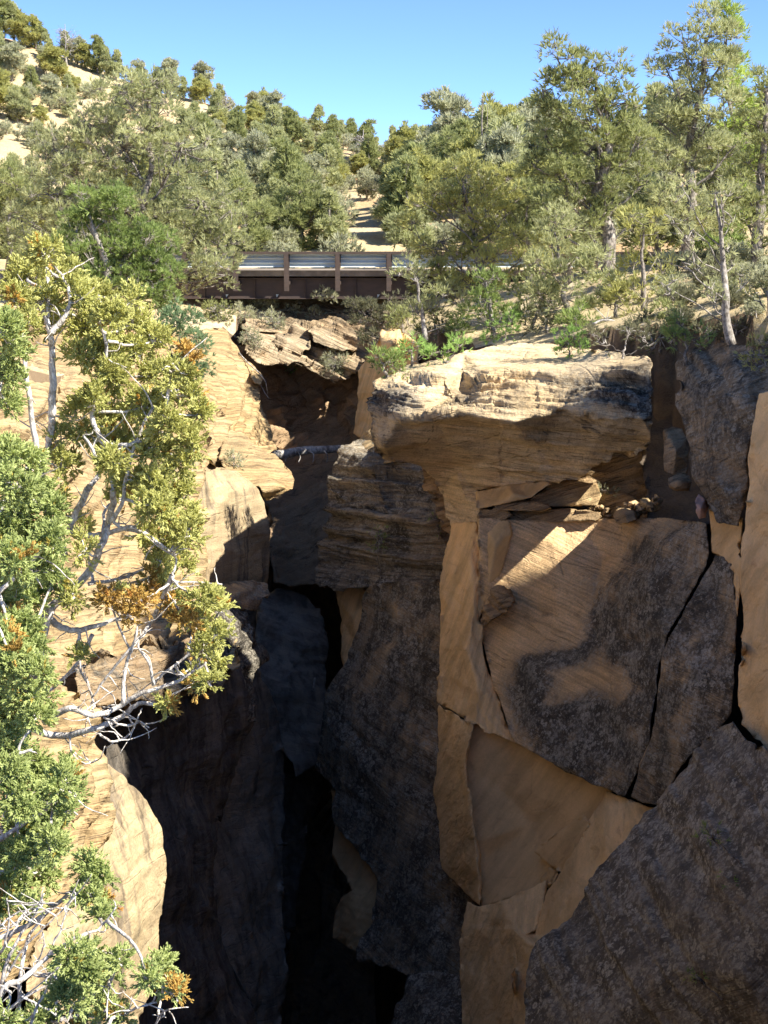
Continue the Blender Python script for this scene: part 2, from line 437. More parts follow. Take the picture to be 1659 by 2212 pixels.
def _rbf(pts, val):
    n = len(pts); A = np.zeros((n + 3, n + 3)); d = np.linalg.norm(pts[:, None] - pts[None], axis=2)
    A[:n, :n] = -d + np.eye(n) * 0.05; A[:n, n] = 1; A[:n, n + 1:] = pts; A[n, :n] = 1; A[n + 1:, :n] = pts.T
    return np.linalg.solve(A, np.concatenate([val, np.zeros(3)]))
_w = _rbf(GC[:, :2], GC[:, 2])
def rim(q):
    q = np.asarray(q, float).copy(); q[:, 0] = np.clip(q[:, 0], -110, 110); q[:, 1] = np.clip(q[:, 1], -25, 200)
    o = np.zeros(len(q))
    for i in range(0, len(q), 4000):
        s = q[i:i + 4000]; d = np.linalg.norm(s[:, None] - GC[None, :, :2], axis=2)
        o[i:i + 4000] = -d @ _w[:-3] + _w[-3] + s @ _w[-2:]
    return o
CAN = [(-4.0,-6),(-4.2,10),(-4.6,17),(-6.6,22),(-7.4,30),(-6.9,37),(-6.8,44),(-6.4,50),(-5.4,58),(-3.5,59.3),(-0.6,59.3),(0.2,57),(0.5,52),(1.7,46),(2.6,41),(4.6,37.0),
       (8.4,32.3),(9.0,28.8),(7.6,24.5),(6.2,20),(4.6,16),(3.4,12),(2.6,8),(2.4,0),(2.2,-6)]
def segd(q, poly):
    d = np.full(len(q), 1e9)
    for i in range(len(poly)):
        a = np.array(poly[i]); b = np.array(poly[(i + 1) % len(poly)]); ab = b - a
        t = np.clip(((q - a) @ ab) / (ab @ ab), 0, 1); d = np.minimum(d, np.linalg.norm(q - a - t[:, None] * ab, axis=1))
    return d
def height(q):
    q = np.asarray(q, float); z = rim(q)
    p3 = np.concatenate([q, np.zeros((len(q), 1))], 1)
    far = np.clip((q[:, 1] - 50) / 60, 0, 1)
    z = z + 0.16 * fbm(p3 * 0.55, 4, 3) + far * 1.1 * fbm(p3 * 0.07, 4, 4)
    def st(t): t = np.clip(t, 0, 1); return t * t * (3 - 2 * t)
    X, Y = q[:, 0], q[:, 1]; shade_knoll = st((X - 7.1) / 1.3) * st((20 - X) / 4) * st((Y - 15.2) / .9) * st((26.3 - Y) / 1.2)
    z = z + shade_knoll * (9.2 + 0.9 * fbm(p3 * 0.8, 3, 6))  # unseen knoll added beyond the frame to shade the near left wall
    ins = inside(q[:, 0], q[:, 1], CAN); d = segd(q, CAN) * ins
    return z - np.clip(d / 1.3, 0, 1) ** 0.8 * 38 * ins
def hz(x, y): return float(height(np.array([[x, y]]))[0])

def axis(segs):
    o = []
    for a, b, s in segs: o += list(np.arange(a, b, s))
    return np.array(o + [segs[-1][1]])
gxs = axis([(-1600,-400,300),(-400,-120,35),(-120,-45,3),(-45,-16,1.0),(-16,16,.42),(16,45,1.0),(45,120,3),(120,400,35),(400,1600,300)])
gys = axis([(-600,-40,80),(-40,0,3),(0,80,.45),(80,170,1.3),(170,260,8),(260,1000,90),(1000,2600,400)])
GX, GY = np.meshgrid(gxs, gys); q = np.stack([GX.ravel(), GY.ravel()], 1)
Z = height(q); nx, ny = len(gxs), len(gys)
idx = np.arange(nx * ny).reshape(ny, nx)
gf = np.stack([idx[:-1, :-1], idx[:-1, 1:], idx[1:, 1:], idx[1:, :-1]], -1).reshape(-1, 4)
M = {}
def groundmat():
    m, nt, out = nmat('ground'); N = NT(nt)
    pos = N.n('ShaderNodeNewGeometry').outputs['Position']
    a = N.noise(pos, 0.09, 5, 0.6, 0.3); b = N.noise(pos, 1.3, 6, 0.7); c = N.noise(pos, 9, 5, 0.75)
    base = N.mix(N.ramp(a, 0.48, 0.66), (0.60, 0.48, 0.27), (0.52, 0.32, 0.16))
    base = N.mix(N.ramp(N.noise(pos, 0.22, 3), 0.5, 0.7, 0, .7), base, (0.62, 0.53, 0.37))
    base = N.mix(N.ramp(b, 0.5, 0.72, 0, 0.6), base, (0.28, 0.21, 0.13))
    base = N.mix(N.ramp(c, 0.52, 0.68, 0, 0.55), base, (0.62, 0.55, 0.42))
    base = N.mix(N.ramp(c, 0.46, 0.36, 0, 0.6), base, (0.17, 0.13, 0.09))
    bp = N.n('ShaderNodeBump'); bp.inputs['Strength'].default_value = 0.8; bp.inputs['Distance'].default_value = 0.15
    N.l(N.math('ADD', b, N.math('MULTIPLY', c, 0.4)), bp.inputs['Height'])
    s = N.n('ShaderNodeBsdfPrincipled'); s.inputs['Roughness'].default_value = 0.95; s.inputs['Specular IOR Level'].default_value = 0.1
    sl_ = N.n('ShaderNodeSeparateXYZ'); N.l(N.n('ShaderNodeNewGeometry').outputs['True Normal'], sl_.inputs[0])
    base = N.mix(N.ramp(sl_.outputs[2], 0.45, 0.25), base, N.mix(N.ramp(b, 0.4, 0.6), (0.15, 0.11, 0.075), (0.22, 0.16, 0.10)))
    N.l(base, s.inputs['Base Color']); N.l(bp.outputs[0], s.inputs['Normal']); N.l(s.outputs[0], out.inputs[0]); return m
M['ground'] = groundmat()
tag(link('ground', new_mesh('ground', np.concatenate([q, Z[:, None]], 1), gf, M['ground'], None, True)), kind='structure')

# ------------------------------------------------------------------ rock materials
CREAM, TAN, ORG = (0.62,0.47,0.27), (0.50,0.35,0.18), (0.60,0.33,0.13)
M['cream'] = rockmat('cream_sandstone', (0.56,0.42,0.23), (0.48,0.34,0.17), (0.35,0.25,0), 0.85, 12, lichen=0.5, warm=(0.58,0.33,0.14), bump=.7)  # high lamination contrast also paints in bedding shadow
M['creamv'] = rockmat('streaked_sandstone', (0.57,0.45,0.26), (0.47,0.35,0.20), (0.1,0.1,0), 0.35, 5, lichen=0.2, streak=0.8, dark=(0.13,0.105,0.075), warm=(0.60,0.42,0.2))
M['cap'] = rockmat('cap_sandstone', (0.78,0.63,0.40), (0.72,0.54,0.30), (0.06,-0.10,0), 0.42, 11, lichen=0.5, bump=1.0, crack=.3, dark=(0.036,0.03,0.026))
M['orange'] = rockmat('fresh_orange_sandstone', (0.86,0.60,0.30), (0.80,0.53,0.25), (0.0,1.25,0), 0.42, 7, lichen=0.0, bump=.6, warm=(0.82,0.60,0.36), dark=(0.30,0.15,0.07), speck=.4, crack=.15)
M['brown'] = rockmat('smooth_brown_sandstone', (0.66,0.46,0.23), (0.72,0.50,0.25), (0.5,0.9,0), 0.25, 3, lichen=0.0, bump=.35, warm=(0.52,0.32,0.15), dark=(0.20,0.12,0.08), speck=.3, crack=.15)
M['varn'] = rockmat('varnished_sandstone', (0.80,0.57,0.32), (0.72,0.48,0.24), (0.15,-0.42,0), 0.38, 17, dark=(0.072,0.065,0.052), lichen=0.75, bump=.8, streak=.25)
M['deep'] = rockmat('shaded_canyon_sandstone', (0.62,0.53,0.40), (0.54,0.46,0.34), (0.1,-0.35,0), 0.5, 5, dark=(0.21,0.19,0.16), lichen=0.1, streak=0.6, bump=.7, warm=(0.34,0.26,0.18))
M['soil'] = rockmat('gully_soil', (0.17,0.13,0.09), (0.12,0.09,0.065), (0,0,0), 0.2, 3, lichen=0, bump=1.0, warm=(0.2,0.15,0.1))
M['slab'] = rockmat('lichened_slab', (0.62,0.48,0.30), (0.54,0.41,0.26), (0.3,0.75,0), 0.6, 13, dark=(0.115,0.10,0.08), lichen=0.85, bump=.8)
M['layer'] = rockmat('laminated_sandstone', (0.70,0.56,0.36), (0.62,0.46,0.28), (0.03,0.03,0), 1.0, 15, lichen=0.9, bump=1.0, dark=(0.075,0.068,0.056))
M['layer2'] = rockmat('bedded_sandstone', (0.60,0.49,0.33), (0.48,0.35,0.21), (0.1,-0.42,0), 0.9, 14, lichen=0.5, bump=1.0)
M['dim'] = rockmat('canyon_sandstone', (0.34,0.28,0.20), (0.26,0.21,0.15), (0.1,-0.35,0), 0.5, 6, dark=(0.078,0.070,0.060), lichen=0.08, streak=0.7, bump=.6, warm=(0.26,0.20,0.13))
M['head'] = rockmat('crumbling_sandstone', (0.46,0.32,0.19), (0.38,0.26,0.15), (0.5,0.6,0), 0.4, 4, dark=(0.09,0.07,0.05), lichen=0.1, bump=1.0)
M['curve'] = rockmat('swirled_sandstone', (0.48,0.35,0.20), (0.42,0.28,0.15), (0.25,0.3,0), 0.75, 7, lichen=0.5, bump=1.0)

def cliff(*a, **k):
    return tag(rock(*a, **k), kind='structure')
def boulder(label, cat, *a, group=None, **k):
    return tag(rock(*a, **k), label, cat, group)

# ---- deep backing walls (dark slot)
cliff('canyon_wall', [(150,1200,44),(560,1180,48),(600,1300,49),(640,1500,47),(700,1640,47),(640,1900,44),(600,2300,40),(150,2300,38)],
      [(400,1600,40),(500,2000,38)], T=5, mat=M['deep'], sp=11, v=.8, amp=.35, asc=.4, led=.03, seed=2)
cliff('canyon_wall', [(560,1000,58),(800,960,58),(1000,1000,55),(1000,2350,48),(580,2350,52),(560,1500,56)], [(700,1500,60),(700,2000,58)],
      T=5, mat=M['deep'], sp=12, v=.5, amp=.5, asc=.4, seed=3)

# ---- left side, far to near
cliff('canyon_head', [(500,740,56.2),(600,750,57),(700,780,57.2),(780,780,57),(840,780,55.5),(840,1010,53.6),(760,1020,53.8),(600,1010,54),(520,960,54)],
      [(660,880,57.0),(720,870,57.2),(620,940,55.4),(700,960,55.2),(740,930,55.6),(660,930,55.9)], T=4, mat=M['head'], sp=4.5, v=.15, amp=.4, asc=.9, led=.08, seed=4, blocky=.25)
cliff('canyon_floor', [(575,965,56),(790,965,56),(760,1060,51),(730,1160,48),(700,1270,46),(590,1260,46),(570,1080,49)],
      [(650,1060,50.5),(650,1180,48)], T=4, mat=M['head'], sp=5.5, v=.35, amp=.4, asc=.9, led=.05, seed=5, blocky=.2)
cliff('canyon_side', [(770,800,53),(800,760,52),(830,720,50.5),(870,715,50),(905,740,48),(905,960,45),(850,980,45),(790,960,47),(765,935,51.5),(775,860,52.5)],
      [(825,850,49.5)], T=3, mat=M['orange'], sp=5, v=.05, amp=.14, led=.05, seed=6)
boulder('squat orange rock stump among green shrubs right of the canyon head', 'rock', 'rock_stump',
        [(824,714,49.6),(842,710,49.9),(864,712,49.6),(868,726,49),(864,755,48.6),(848,765,48.4),(826,762,48.8),(822,735,49)], [(845,740,48.2)], T=1.2, mat=M['orange'], sp=3.5, amp=.06, led=.02, seed=7, v=.0, jit=2)
# bedded slabs under the bridge
for i, (pl, lb, sd) in enumerate([
    ([(583,742,55),(612,718,55.4),(640,706,55.6),(667,722,55.5),(668,752,54.7),(650,768,54.4),(612,752,54.5)], 'tilted stack of pale rock layers left of the notch under the bridge', 31),
    ([(670,700,55.6),(700,706,55.7),(738,722,55.6),(768,742,55.4),(772,760,54.9),(740,760,54.7),(705,750,54.6),(682,735,54.8),(668,715,55)], 'tilted stack of pale rock layers right of the notch under the bridge', 32),
    ([(612,748,54.5),(640,756,54.5),(665,768,54.4),(668,785,54),(650,798,53.8),(628,782,53.8),(605,768,54)], 'shaded layered rock lip just below the tilted rock layers', 33)]):
    boulder(lb, 'rock', 'layered_rock', pl, [], T=1.6, mat=M['layer2'], sp=3.2, amp=.08, led=.22, lf=6, bed=(.42,.1,.9), seed=sd, v=.25, jit=2, smooth=0)
cliff('canyon_rim', [(530,665,60.4),(600,660,60.6),(640,662,60.6),(720,662,60.6),(800,660,60.4),(840,690,56),(815,770,53.6),(780,800,54),(742,822,54.3),(700,815,54.4),(660,800,54),(615,785,53.6),(560,775,53),(535,760,52),(525,725,54)],
      [(700,765,55.2),(590,740,55.2),(640,712,57.6),(720,712,57.6),(590,700,58.2),(790,705,57.4)], T=1.6, mat=M['layer2'], sp=3.4, amp=.15, led=.22, lf=6, bed=(.42,.1,.9), seed=8, v=.22, smooth=0)
# lit slope on the left of the head
cliff('canyon_side', [(320,730,47.5),(400,715,49),(456,708,50),(492,712,51),(520,768,50.6),(546,800,50),(566,860,49),(584,930,48),(598,972,47),(560,985,45.5),(508,950,44),(452,885,42.5),(405,850,42),(290,860,41)],
      [(470,790,47.2),(540,900,46.3),(500,860,45.4)], T=4, mat=M['cream'], sp=4.5, v=.16, amp=.2, led=.17, lf=4.6, bed=(.3,-.3,.9), seed=9, blocky=.06)
boulder('small square block perched on the edge of the sunny slope beside the hanging root', 'rock', 'perched_block',
        [(543,802,49.2),(556,804,49.2),(565,818,49),(562,832,48.8),(550,830,48.7),(541,815,48.8)], [], T=.5, mat=M['cream'], sp=3, amp=.03, led=.01, seed=10, jit=1)
cliff('canyon_side', [(300,870,38),(405,845,41.5),(470,880,42.5),(512,935,43.3),(520,990,42.5),(490,1015,41),(420,1020,38),(330,1040,35)], [(440,930,41.2),(480,960,41.6)],
      T=3, mat=M['cream'], sp=5, v=.25, amp=.15, led=.2, lf=4, bed=(.35,-.3,.9), seed=12)
boulder('wedge-shaped cream boulder jutting over the canyon from its left side', 'boulder', 'boulder',
        [(480,955,41.5),(492,934,42.6),(532,950,42.8),(562,968,42.6),(600,990,42),(628,1020,41.2),(637,1036,40.6),(634,1056,40),(606,1070,39.6),(576,1084,39.3),(560,1058,38.6),(520,1030,38.4),(490,1012,38.6),(474,985,39.6)],
        [(560,1030,39.2),(600,1052,39.2),(560,1000,40.6),(520,985,40.5)], T=2.6, mat=M['cream'], sp=4, v=.25, amp=.08, led=.11, lf=5, bed=(.3,-.2,.9), seed=13, ridges=[])
cliff('canyon_wall', [(340,1000,33),(420,990,35.5),(472,1010,36.8),(510,1018,38),(556,1052,38.6),(574,1085,38.7),(582,1120,38.6),(586,1150,38.6),(584,1215,38.8),(578,1262,39),(530,1290,37.5),(464,1290,35.5),(380,1300,33)],
      [(450,1120,35.4),(500,1060,36.6),(500,1180,36.5),(540,1150,37.6)], T=5, mat=M['creamv'], sp=5, v=.42, amp=.16, asc=.6, led=.02, seed=14)
boulder('rounded dark rock lip below the sunny streaked wall, left side of the canyon', 'rock', 'rock_ledge',
        [(455,1268,34.6),(500,1255,36),(545,1256,36.8),(578,1268,37.2),(582,1284,36.8),(560,1302,36.2),(552,1322,35.8),(520,1318,35),(470,1305,34)], [(520,1280,35.2)], T=2.5, mat=M['varn'], sp=4, v=.5, amp=.08, led=.06, bed=(0,0,1), seed=15)
cliff('canyon_side', [(440,1300,33),(500,1300,34.5),(540,1318,35),(546,1350,34.6),(538,1384,34.4),(560,1400,34.8),(580,1425,34.8),(560,1445,34),(545,1500,33.4),(548,1560,33),(470,1560,31),(430,1400,32)],
      [(510,1350,33.6),(505,1420,33)], T=4, mat=M['layer'], sp=5, v=.75, amp=.15, led=.14, bed=(-.1,.1,1), seed=16)
# mid dark walls in the slot
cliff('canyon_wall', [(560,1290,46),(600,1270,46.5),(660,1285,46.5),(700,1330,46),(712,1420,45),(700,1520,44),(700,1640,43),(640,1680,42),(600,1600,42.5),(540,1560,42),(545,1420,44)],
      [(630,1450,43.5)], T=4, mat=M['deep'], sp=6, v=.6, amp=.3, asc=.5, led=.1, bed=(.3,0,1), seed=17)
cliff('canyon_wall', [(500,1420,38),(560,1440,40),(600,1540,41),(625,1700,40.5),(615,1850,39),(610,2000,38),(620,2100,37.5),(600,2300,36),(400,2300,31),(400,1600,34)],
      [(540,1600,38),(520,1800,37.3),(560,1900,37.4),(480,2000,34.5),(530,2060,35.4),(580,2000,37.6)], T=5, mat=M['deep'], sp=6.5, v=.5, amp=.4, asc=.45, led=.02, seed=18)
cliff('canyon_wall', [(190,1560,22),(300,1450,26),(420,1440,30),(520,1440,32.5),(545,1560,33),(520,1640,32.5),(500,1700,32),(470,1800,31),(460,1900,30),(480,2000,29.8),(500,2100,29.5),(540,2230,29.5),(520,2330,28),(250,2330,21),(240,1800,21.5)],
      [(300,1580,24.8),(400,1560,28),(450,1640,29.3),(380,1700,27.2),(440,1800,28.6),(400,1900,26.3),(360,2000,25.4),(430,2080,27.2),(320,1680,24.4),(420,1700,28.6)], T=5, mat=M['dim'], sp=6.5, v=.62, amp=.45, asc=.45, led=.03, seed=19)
# big sunny wall behind the juniper
cliff('canyon_wall', [(-120,840,26),(60,820,29),(200,850,33),(330,870,37),(420,880,38.5),(450,960,37),(430,1060,35),(440,1200,34.5),(460,1300,34),(500,1390,33.5),(520,1440,31.5),(440,1470,28.5),(300,1500,24.5),(200,1560,21.5),(40,1600,18),(-120,1640,16)],
      [(60,960,27),(200,1000,31),(330,1000,34),(100,1150,26),(250,1150,30),(380,1200,32.5),(100,1300,23.5),(250,1300,27.5),(380,1350,30.5),(120,1420,20.5),(250,1420,24.5)],
      T=5, mat=M['cream'], sp=5.5, v=.24, amp=.4, asc=.5, led=.26, lf=2.6, bed=(.1,-.15,1), seed=20, blocky=.12)
boulder('sunny banded rock block behind the lower juniper branches', 'rock', 'banded_rock',
        [(170,1440,20),(300,1400,22.5),(420,1385,25.5),(480,1430,26.5),(470,1470,26),(380,1490,23.5),(330,1500,22),(230,1520,20),(170,1530,19)], [(300,1450,21.5)], T=3, mat=M['curve'], sp=4.5, v=.4, amp=.12, led=.15, lf=5, bed=(.15,0,1), seed=21)
cliff('canyon_side', [(-120,1480,15.5),(70,1440,17.6),(110,1470,18),(160,1490,18.3),(205,1530,18.8),(215,1620,18.9),(240,1690,18.6),(230,1790,18.3),(180,1900,17),(40,2100,15),(-120,2200,13.5)],
      [(100,1600,17),(160,1700,17.2),(60,1760,15.8)], T=3, mat=M['cream'], sp=5.5, v=.15, amp=.2, led=.13, lf=5, bed=(.3,-.2,.9), seed=22, blocky=.08)
cliff('canyon_wall', [(60,1620,17),(198,1622,19),(235,1648,19.4),(268,1672,19.8),(318,1728,20.2),(346,1795,20.4),(356,1865,20.4),(347,1935,20.2),(336,2020,20),(333,2090,19.9),(322,2150,19.6),(300,2190,19.3),(300,2330,18.9),(60,2330,15.6)],
      [(200,1750,18.5),(280,1800,19.3),(150,1900,17.2),(250,1960,18.3),(300,2000,19.0),(200,2100,17.3)], T=4, mat=M['creamv'], sp=5.5, v=.36, amp=.14, asc=.6, led=.03, seed=23)

# ---- right side, far to near
cliff('canyon_side', [(760,960,42),(800,930,42),(860,960,40),(860,1000,39),(740,1010,41.5),(735,985,42)], [], T=3, mat=M['cream'], sp=5, v=.2, amp=.15, led=.12, seed=24)
boulder('big dark block of thin rock layers between the slot and the orange pillar', 'rock block', 'layered_block',
        [(742,966,41.5),(770,953,42),(800,950,42),(860,960,40.5),(1010,1000,38.5),(1010,1260,36.4),(960,1256,36.8),(862,1260,37.6),(800,1268,38),(778,1270,38.2),(724,1277,38.8),(680,1258,39.4),(684,1215,39.8),(694,1174,40),(706,1100,40.4),(704,1048,40.6),(718,1010,41)],
        [(800,1010,39.8),(760,1100,39.4),(840,1120,38.2),(930,1120,37.2),(760,1210,39),(860,1210,37.6)], T=4, mat=M['layer'], sp=4, v=.52, amp=.1, led=.2, lf=5.5, bed=(.02,.05,1), seed=25)
cliff('canyon_wall', [(722,1268,39.6),(782,1262,39.6),(800,1300,39),(780,1400,38.8),(745,1440,39),(738,1400,39.4),(740,1340,39.8),(728,1290,40)], [(760,1330,39)], T=3, mat=M['orange'], sp=4.5, v=.1, amp=.1, led=.03, seed=26)
cliff('canyon_wall', [(800,1262,37.8),(862,1254,37.2),(1010,1250,35.6),(1020,1600,34.4),(1030,1930,33),(1010,2130,32),(890,2110,33),(830,2085,33.8),(770,2075,34.6),(768,2050,34.8),(800,1990,35),(815,1900,35.2),(795,1870,35.6),(755,1815,36.4),(720,1780,37),(715,1740,37.2),(725,1705,37.2),(700,1680,37.8),(680,1660,38.2),(690,1600,38),(695,1560,38),(702,1500,38.2),(720,1470,38.2),(742,1430,38.2),(775,1340,38.2),(785,1285,38.2)],
      [(860,1400,36.4),(800,1500,36.6),(900,1600,35.2),(780,1650,36.2),(880,1800,34.8),(950,1900,33.6),(950,1400,35.4),(850,1980,34.4)], T=4, mat=M['varn'], sp=5.5, v=.6, amp=.16, asc=.5, led=.05, bed=(.42,.1,.9), seed=27)
cliff('canyon_wall', [(715,1705,38.4),(760,1720,37.8),(800,1850,36.4),(840,1990,35.2),(800,2075,35.4),(768,2058,35.7),(716,2026,36.5),(722,1975,36.6),(740,1940,36.4),(760,1925,36.2),(735,1880,37),(715,1840,37.6),(722,1780,38)], [(770,1980,35.8)], T=3, mat=M['brown'], sp=5, v=.25, amp=.14, led=.02, seed=28)
cliff('canyon_wall', [(880,2110,31),(940,2095,30.8),(1010,2110,30),(1030,2340,28.5),(830,2340,29.6),(845,2210,30.4)], [(930,2220,29.4)], T=3, mat=M['varn'], sp=6, v=.75, amp=.12, led=.03, seed=29)

# rock behind under the cap: recess blocks and rubble ledges
cliff('canyon_side', [(900,980,36.8),(1200,985,35.6),(1420,970,34.8),(1440,1000,34.8),(1450,1150,31.8),(1300,1160,33.6),(1040,1180,35),(960,1150,36)], [(1200,1060,35),(1350,1060,34.3)], T=3, mat=M['curve'], sp=5, v=.15, amp=.2, led=.16, lf=5, bed=(0,0,1), seed=40)
boulder('flat-faced tan block wedged under the overhanging cap rock', 'rock', 'rock_block',
        [(1028,1062,34.2),(1100,1048,33.9),(1180,1040,33.5),(1188,1048,33.2),(1150,1075,33.2),(1070,1092,33.5),(1030,1100,33.7)], [(1110,1068,33.3)], T=1.5, mat=M['brown'], sp=4, amp=.04, led=.01, seed=41, v=.05, jit=2)
boulder('wide pale slab with dappled light in the undercut below the cap rock', 'rock', 'rock_block',
        [(1185,1042,34.2),(1250,1040,34),(1290,1044,33.8),(1300,1070,33.6),(1290,1092,33.5),(1200,1094,33.8),(1135,1090,34),(1150,1075,34),(1180,1056,34.2)], [(1230,1066,33.8)], T=1.5, mat=M['cream'], sp=4, amp=.04, led=.02, seed=42, v=.05, jit=2)
for i, (x0, y0, x1, y1, D0, D1, lb) in enumerate([
    (1068,1090,1190,1104,33.4,32.9,'thin pale ledge layer directly below the flat tan block'),
    (1030,1103,1105,1124,33.6,33.3,'short broken ledge at the head of the orange pillar'),
    (1095,1104,1300,1126,33.6,32.9,'long cracked ledge layer on top of the big shaded face')]):
    boulder(lb, 'rock ledge', 'rock_ledge', [(x0,(y0+y1)/2,D0),(x0+12,y0,D0+.2),((x0+x1)/2,y0-2,(D0+D1)/2+.2),(x1-8,y0+1,D1+.1),(x1,(y0+y1)/2,D1),(x1-14,y1,D1-.1),((x0+x1)/2,y1+2,(D0+D1)/2-.15),(x0+8,y1,D0-.1)], [], T=1.2, mat=M['curve'], sp=3.5, amp=.04, led=.05, lf=5, bed=(0,0,1), seed=43+i, v=.15, jit=2)
# big shaded face
BF = [(1034,1118,33.2,.1),(1100,1122,33.3,.05),(1235,1128,33.2,.05),(1290,1122,33.0,.1),(1345,1120,32.4,.2),(1440,1118,30.5,.4),(1524,1130,28.2,.55),(1531,1190,27.9,.55),(1522,1228,27.9,.5),(1474,1312,28,.6),(1438,1378,28,.7),(1423,1432,28,.7),(1414,1500,27.9,.7),(1402,1600,27.6,.7),(1378,1662,27.7,.7),(1349,1720,27.8,.7),
      (1290,1698,28.6,.7),(1200,1652,29.8,.65),(1110,1604,31.0,.3),(1065,1470,32.2,.1),(1040,1380,33.3,.05)]
BI = [(1100,1190,33.2,.0),(1060,1290,33.0,.05),(1165,1250,32.6,0),(1215,1190,32.7,.0),(1275,1160,32.8,.0),(1305,1200,32.3,.15),(1290,1270,31.6,.45),(1345,1180,31.9,.45),(1130,1330,32.6,.0),(1235,1330,31.6,.05),(1245,1380,31.2,.15),(1290,1380,30.8,.7),(1100,1420,32.0,.25),(1160,1400,31.7,.3),(1150,1440,31.4,.8),(1150,1540,30.8,.8),(1240,1420,30.9,.8),(1262,1470,30.3,-.1),(1300,1460,30,.1),(1262,1520,30,.75),(1300,1550,29.4,.9),(1340,1420,29.6,.8),(1400,1250,29.2,.7),(1430,1180,29.2,.6),(1110,1500,31.6,.7)]
cliff('canyon_wall', BF, BI, T=4, mat=M['varn'], sp=4.5, v=.4, amp=.07, asc=.5, led=.03, bed=(-.45,0,.9), seed=46, smooth=2)
boulder('little orange tilted flake standing in the corner beside the pillar', 'rock', 'rock_flake',
        [(1034,1120,33.5),(1098,1124,33.2),(1102,1150,33.1),(1096,1190,33.1),(1080,1240,33.1),(1050,1300,33.1),(1034,1340,33.2)], [(1070,1180,32.9)], T=.8, mat=M['brown'], sp=4, v=.05, amp=.04, led=.01, seed=47, jit=3)
boulder('short stepped ledges catching the sun in the corner beside the pillar', 'rock ledge', 'rock_ledge',
        [(1042,1352,32.9),(1040,1318,33),(1058,1290,33),(1085,1262,33),(1112,1292,32.4),(1105,1312,32.3),(1070,1335,32.5)], [(1075,1305,32.5)], T=.8, mat=M['curve'], sp=3.5, v=.25, amp=.05, led=.12, lf=4, bed=(.5,0,.8), seed=48, jit=2)
# slabs right of the long crack
boulder('tall narrow dark slab between the long curved crack and the straight crack', 'rock slab', 'standing_slab',
        [(1546,1198,27.4),(1562,1202,27.1),(1582,1228,26.6),(1590,1324,26.2),(1586,1474,25.8),(1580,1540,25.7),(1550,1580,25.8),(1500,1620,26),(1462,1668,26.3),(1420,1738,26.7),(1390,1735,26.9),(1362,1722,27.1),(1384,1664,27.1),(1408,1600,27.1),(1421,1500,27.3),(1429,1432,27.3),(1445,1378,27.3),(1481,1312,27.3),(1526,1232,27.5)],
        [(1500,1450,26.5),(1540,1400,26.5),(1470,1600,26.3),(1550,1300,26.9)], T=3, mat=M['varn'], sp=4.5, v=.6, amp=.1, asc=.6, led=.03, bed=(-.4,0,.9), seed=49)
boulder('dark varnished rock tower with curved bands at the upper right', 'rock', 'rock_tower',
        [(1466,790,28.5),(1504,744,28.3),(1564,738,27.4),(1659,750,26.4),(1720,760,25.8),(1720,900,25),(1640,900,25.2),(1622,960,25.3),(1612,1036,25.4),(1604,1100,25.5),(1598,1138,25.6),(1576,1134,25.9),(1552,1126,26.3),(1528,1080,26.9),(1498,1028,27.4),(1496,982,27.5),(1482,930,27.8),(1470,874,28.2)],
        [(1540,860,26.6),(1540,980,26.3),(1580,1080,25.5),(1500,850,27.5),(1600,860,25.6),(1550,1050,25.9)], T=1.5, mat=M['curve'], sp=4.5, v=.55, amp=.14, led=.09, lf=2.2, bed=(.25,-.2,.9), seed=50)
cliff('canyon_wall', [(1530,1100,27.6),(1560,1110,27.2),(1602,1120,26.4),(1600,1240,26.1),(1594,1330,26.1),(1588,1240,26.6),(1560,1205,27.2),(1538,1190,27.6)], [], T=2.5, mat=M['orange'], sp=5, v=.2, amp=.06, led=.02, seed=51)
cliff('canyon_wall', [(1640,850,24.6),(1720,830,23.5),(1760,1200,22.4),(1760,1680,21.6),(1659,1622,22.9),(1606,1566,23.9),(1596,1500,24.4),(1603,1324,24.7),(1602,1220,24.9),(1608,1140,25),(1616,1040,24.9),(1626,920,24.7)],
      [(1650,1100,24),(1660,1400,23.5)], T=4, mat=M['orange'], sp=6, v=.22, amp=.14, led=.05, bed=(.8,.5,.2), seed=52)
# soil slope and boulders in the gap
cliff('gully', [(1380,770,35.5),(1480,745,35.5),(1520,800,35),(1530,1000,34),(1550,1130,30),(1400,1135,31.6),(1380,900,35)], [(1440,900,35),(1450,1040,33)], T=2, mat=M['soil'], sp=6, v=.3, amp=.25, seed=53, blocky=.1)
boulder('upright grey boulder wedged in the dark gap beside the cap rock', 'boulder', 'boulder',
        [(1438,930,29.6),(1452,921,29.7),(1474,926,29.6),(1484,950,29.4),(1486,1000,29.1),(1482,1022,29),(1455,1026,29),(1436,1016,29.2),(1433,975,29.4)], [(1460,975,28.8)], T=.9, mat=M['curve'], sp=3.5, v=.3, amp=.07, led=.03, seed=54, jit=2)
boulder('flat grey stone under the upright boulder in the dark gap', 'boulder', 'boulder',
        [(1444,1034,28.9),(1466,1024,29),(1488,1028,28.9),(1494,1042,28.7),(1486,1056,28.6),(1460,1056,28.6),(1444,1048,28.7)], [(1468,1042,28.5)], T=.7, mat=M['curve'], sp=3.5, v=.3, amp=.05, led=.03, seed=55, jit=2)
boulder('pink stone lodged at the top of the long crack', 'stone', 'stone',
        [(1502,1086,27.3),(1512,1072,27.4),(1524,1078,27.3),(1528,1098,27.1),(1524,1118,27),(1510,1122,27),(1502,1106,27.1)], [(1514,1098,26.8)], T=.4, mat=plainmat('pink_stone', (0.45,0.28,0.22), (0.36,0.22,0.16), 8), sp=3, amp=.03, led=.0, seed=56, jit=1)
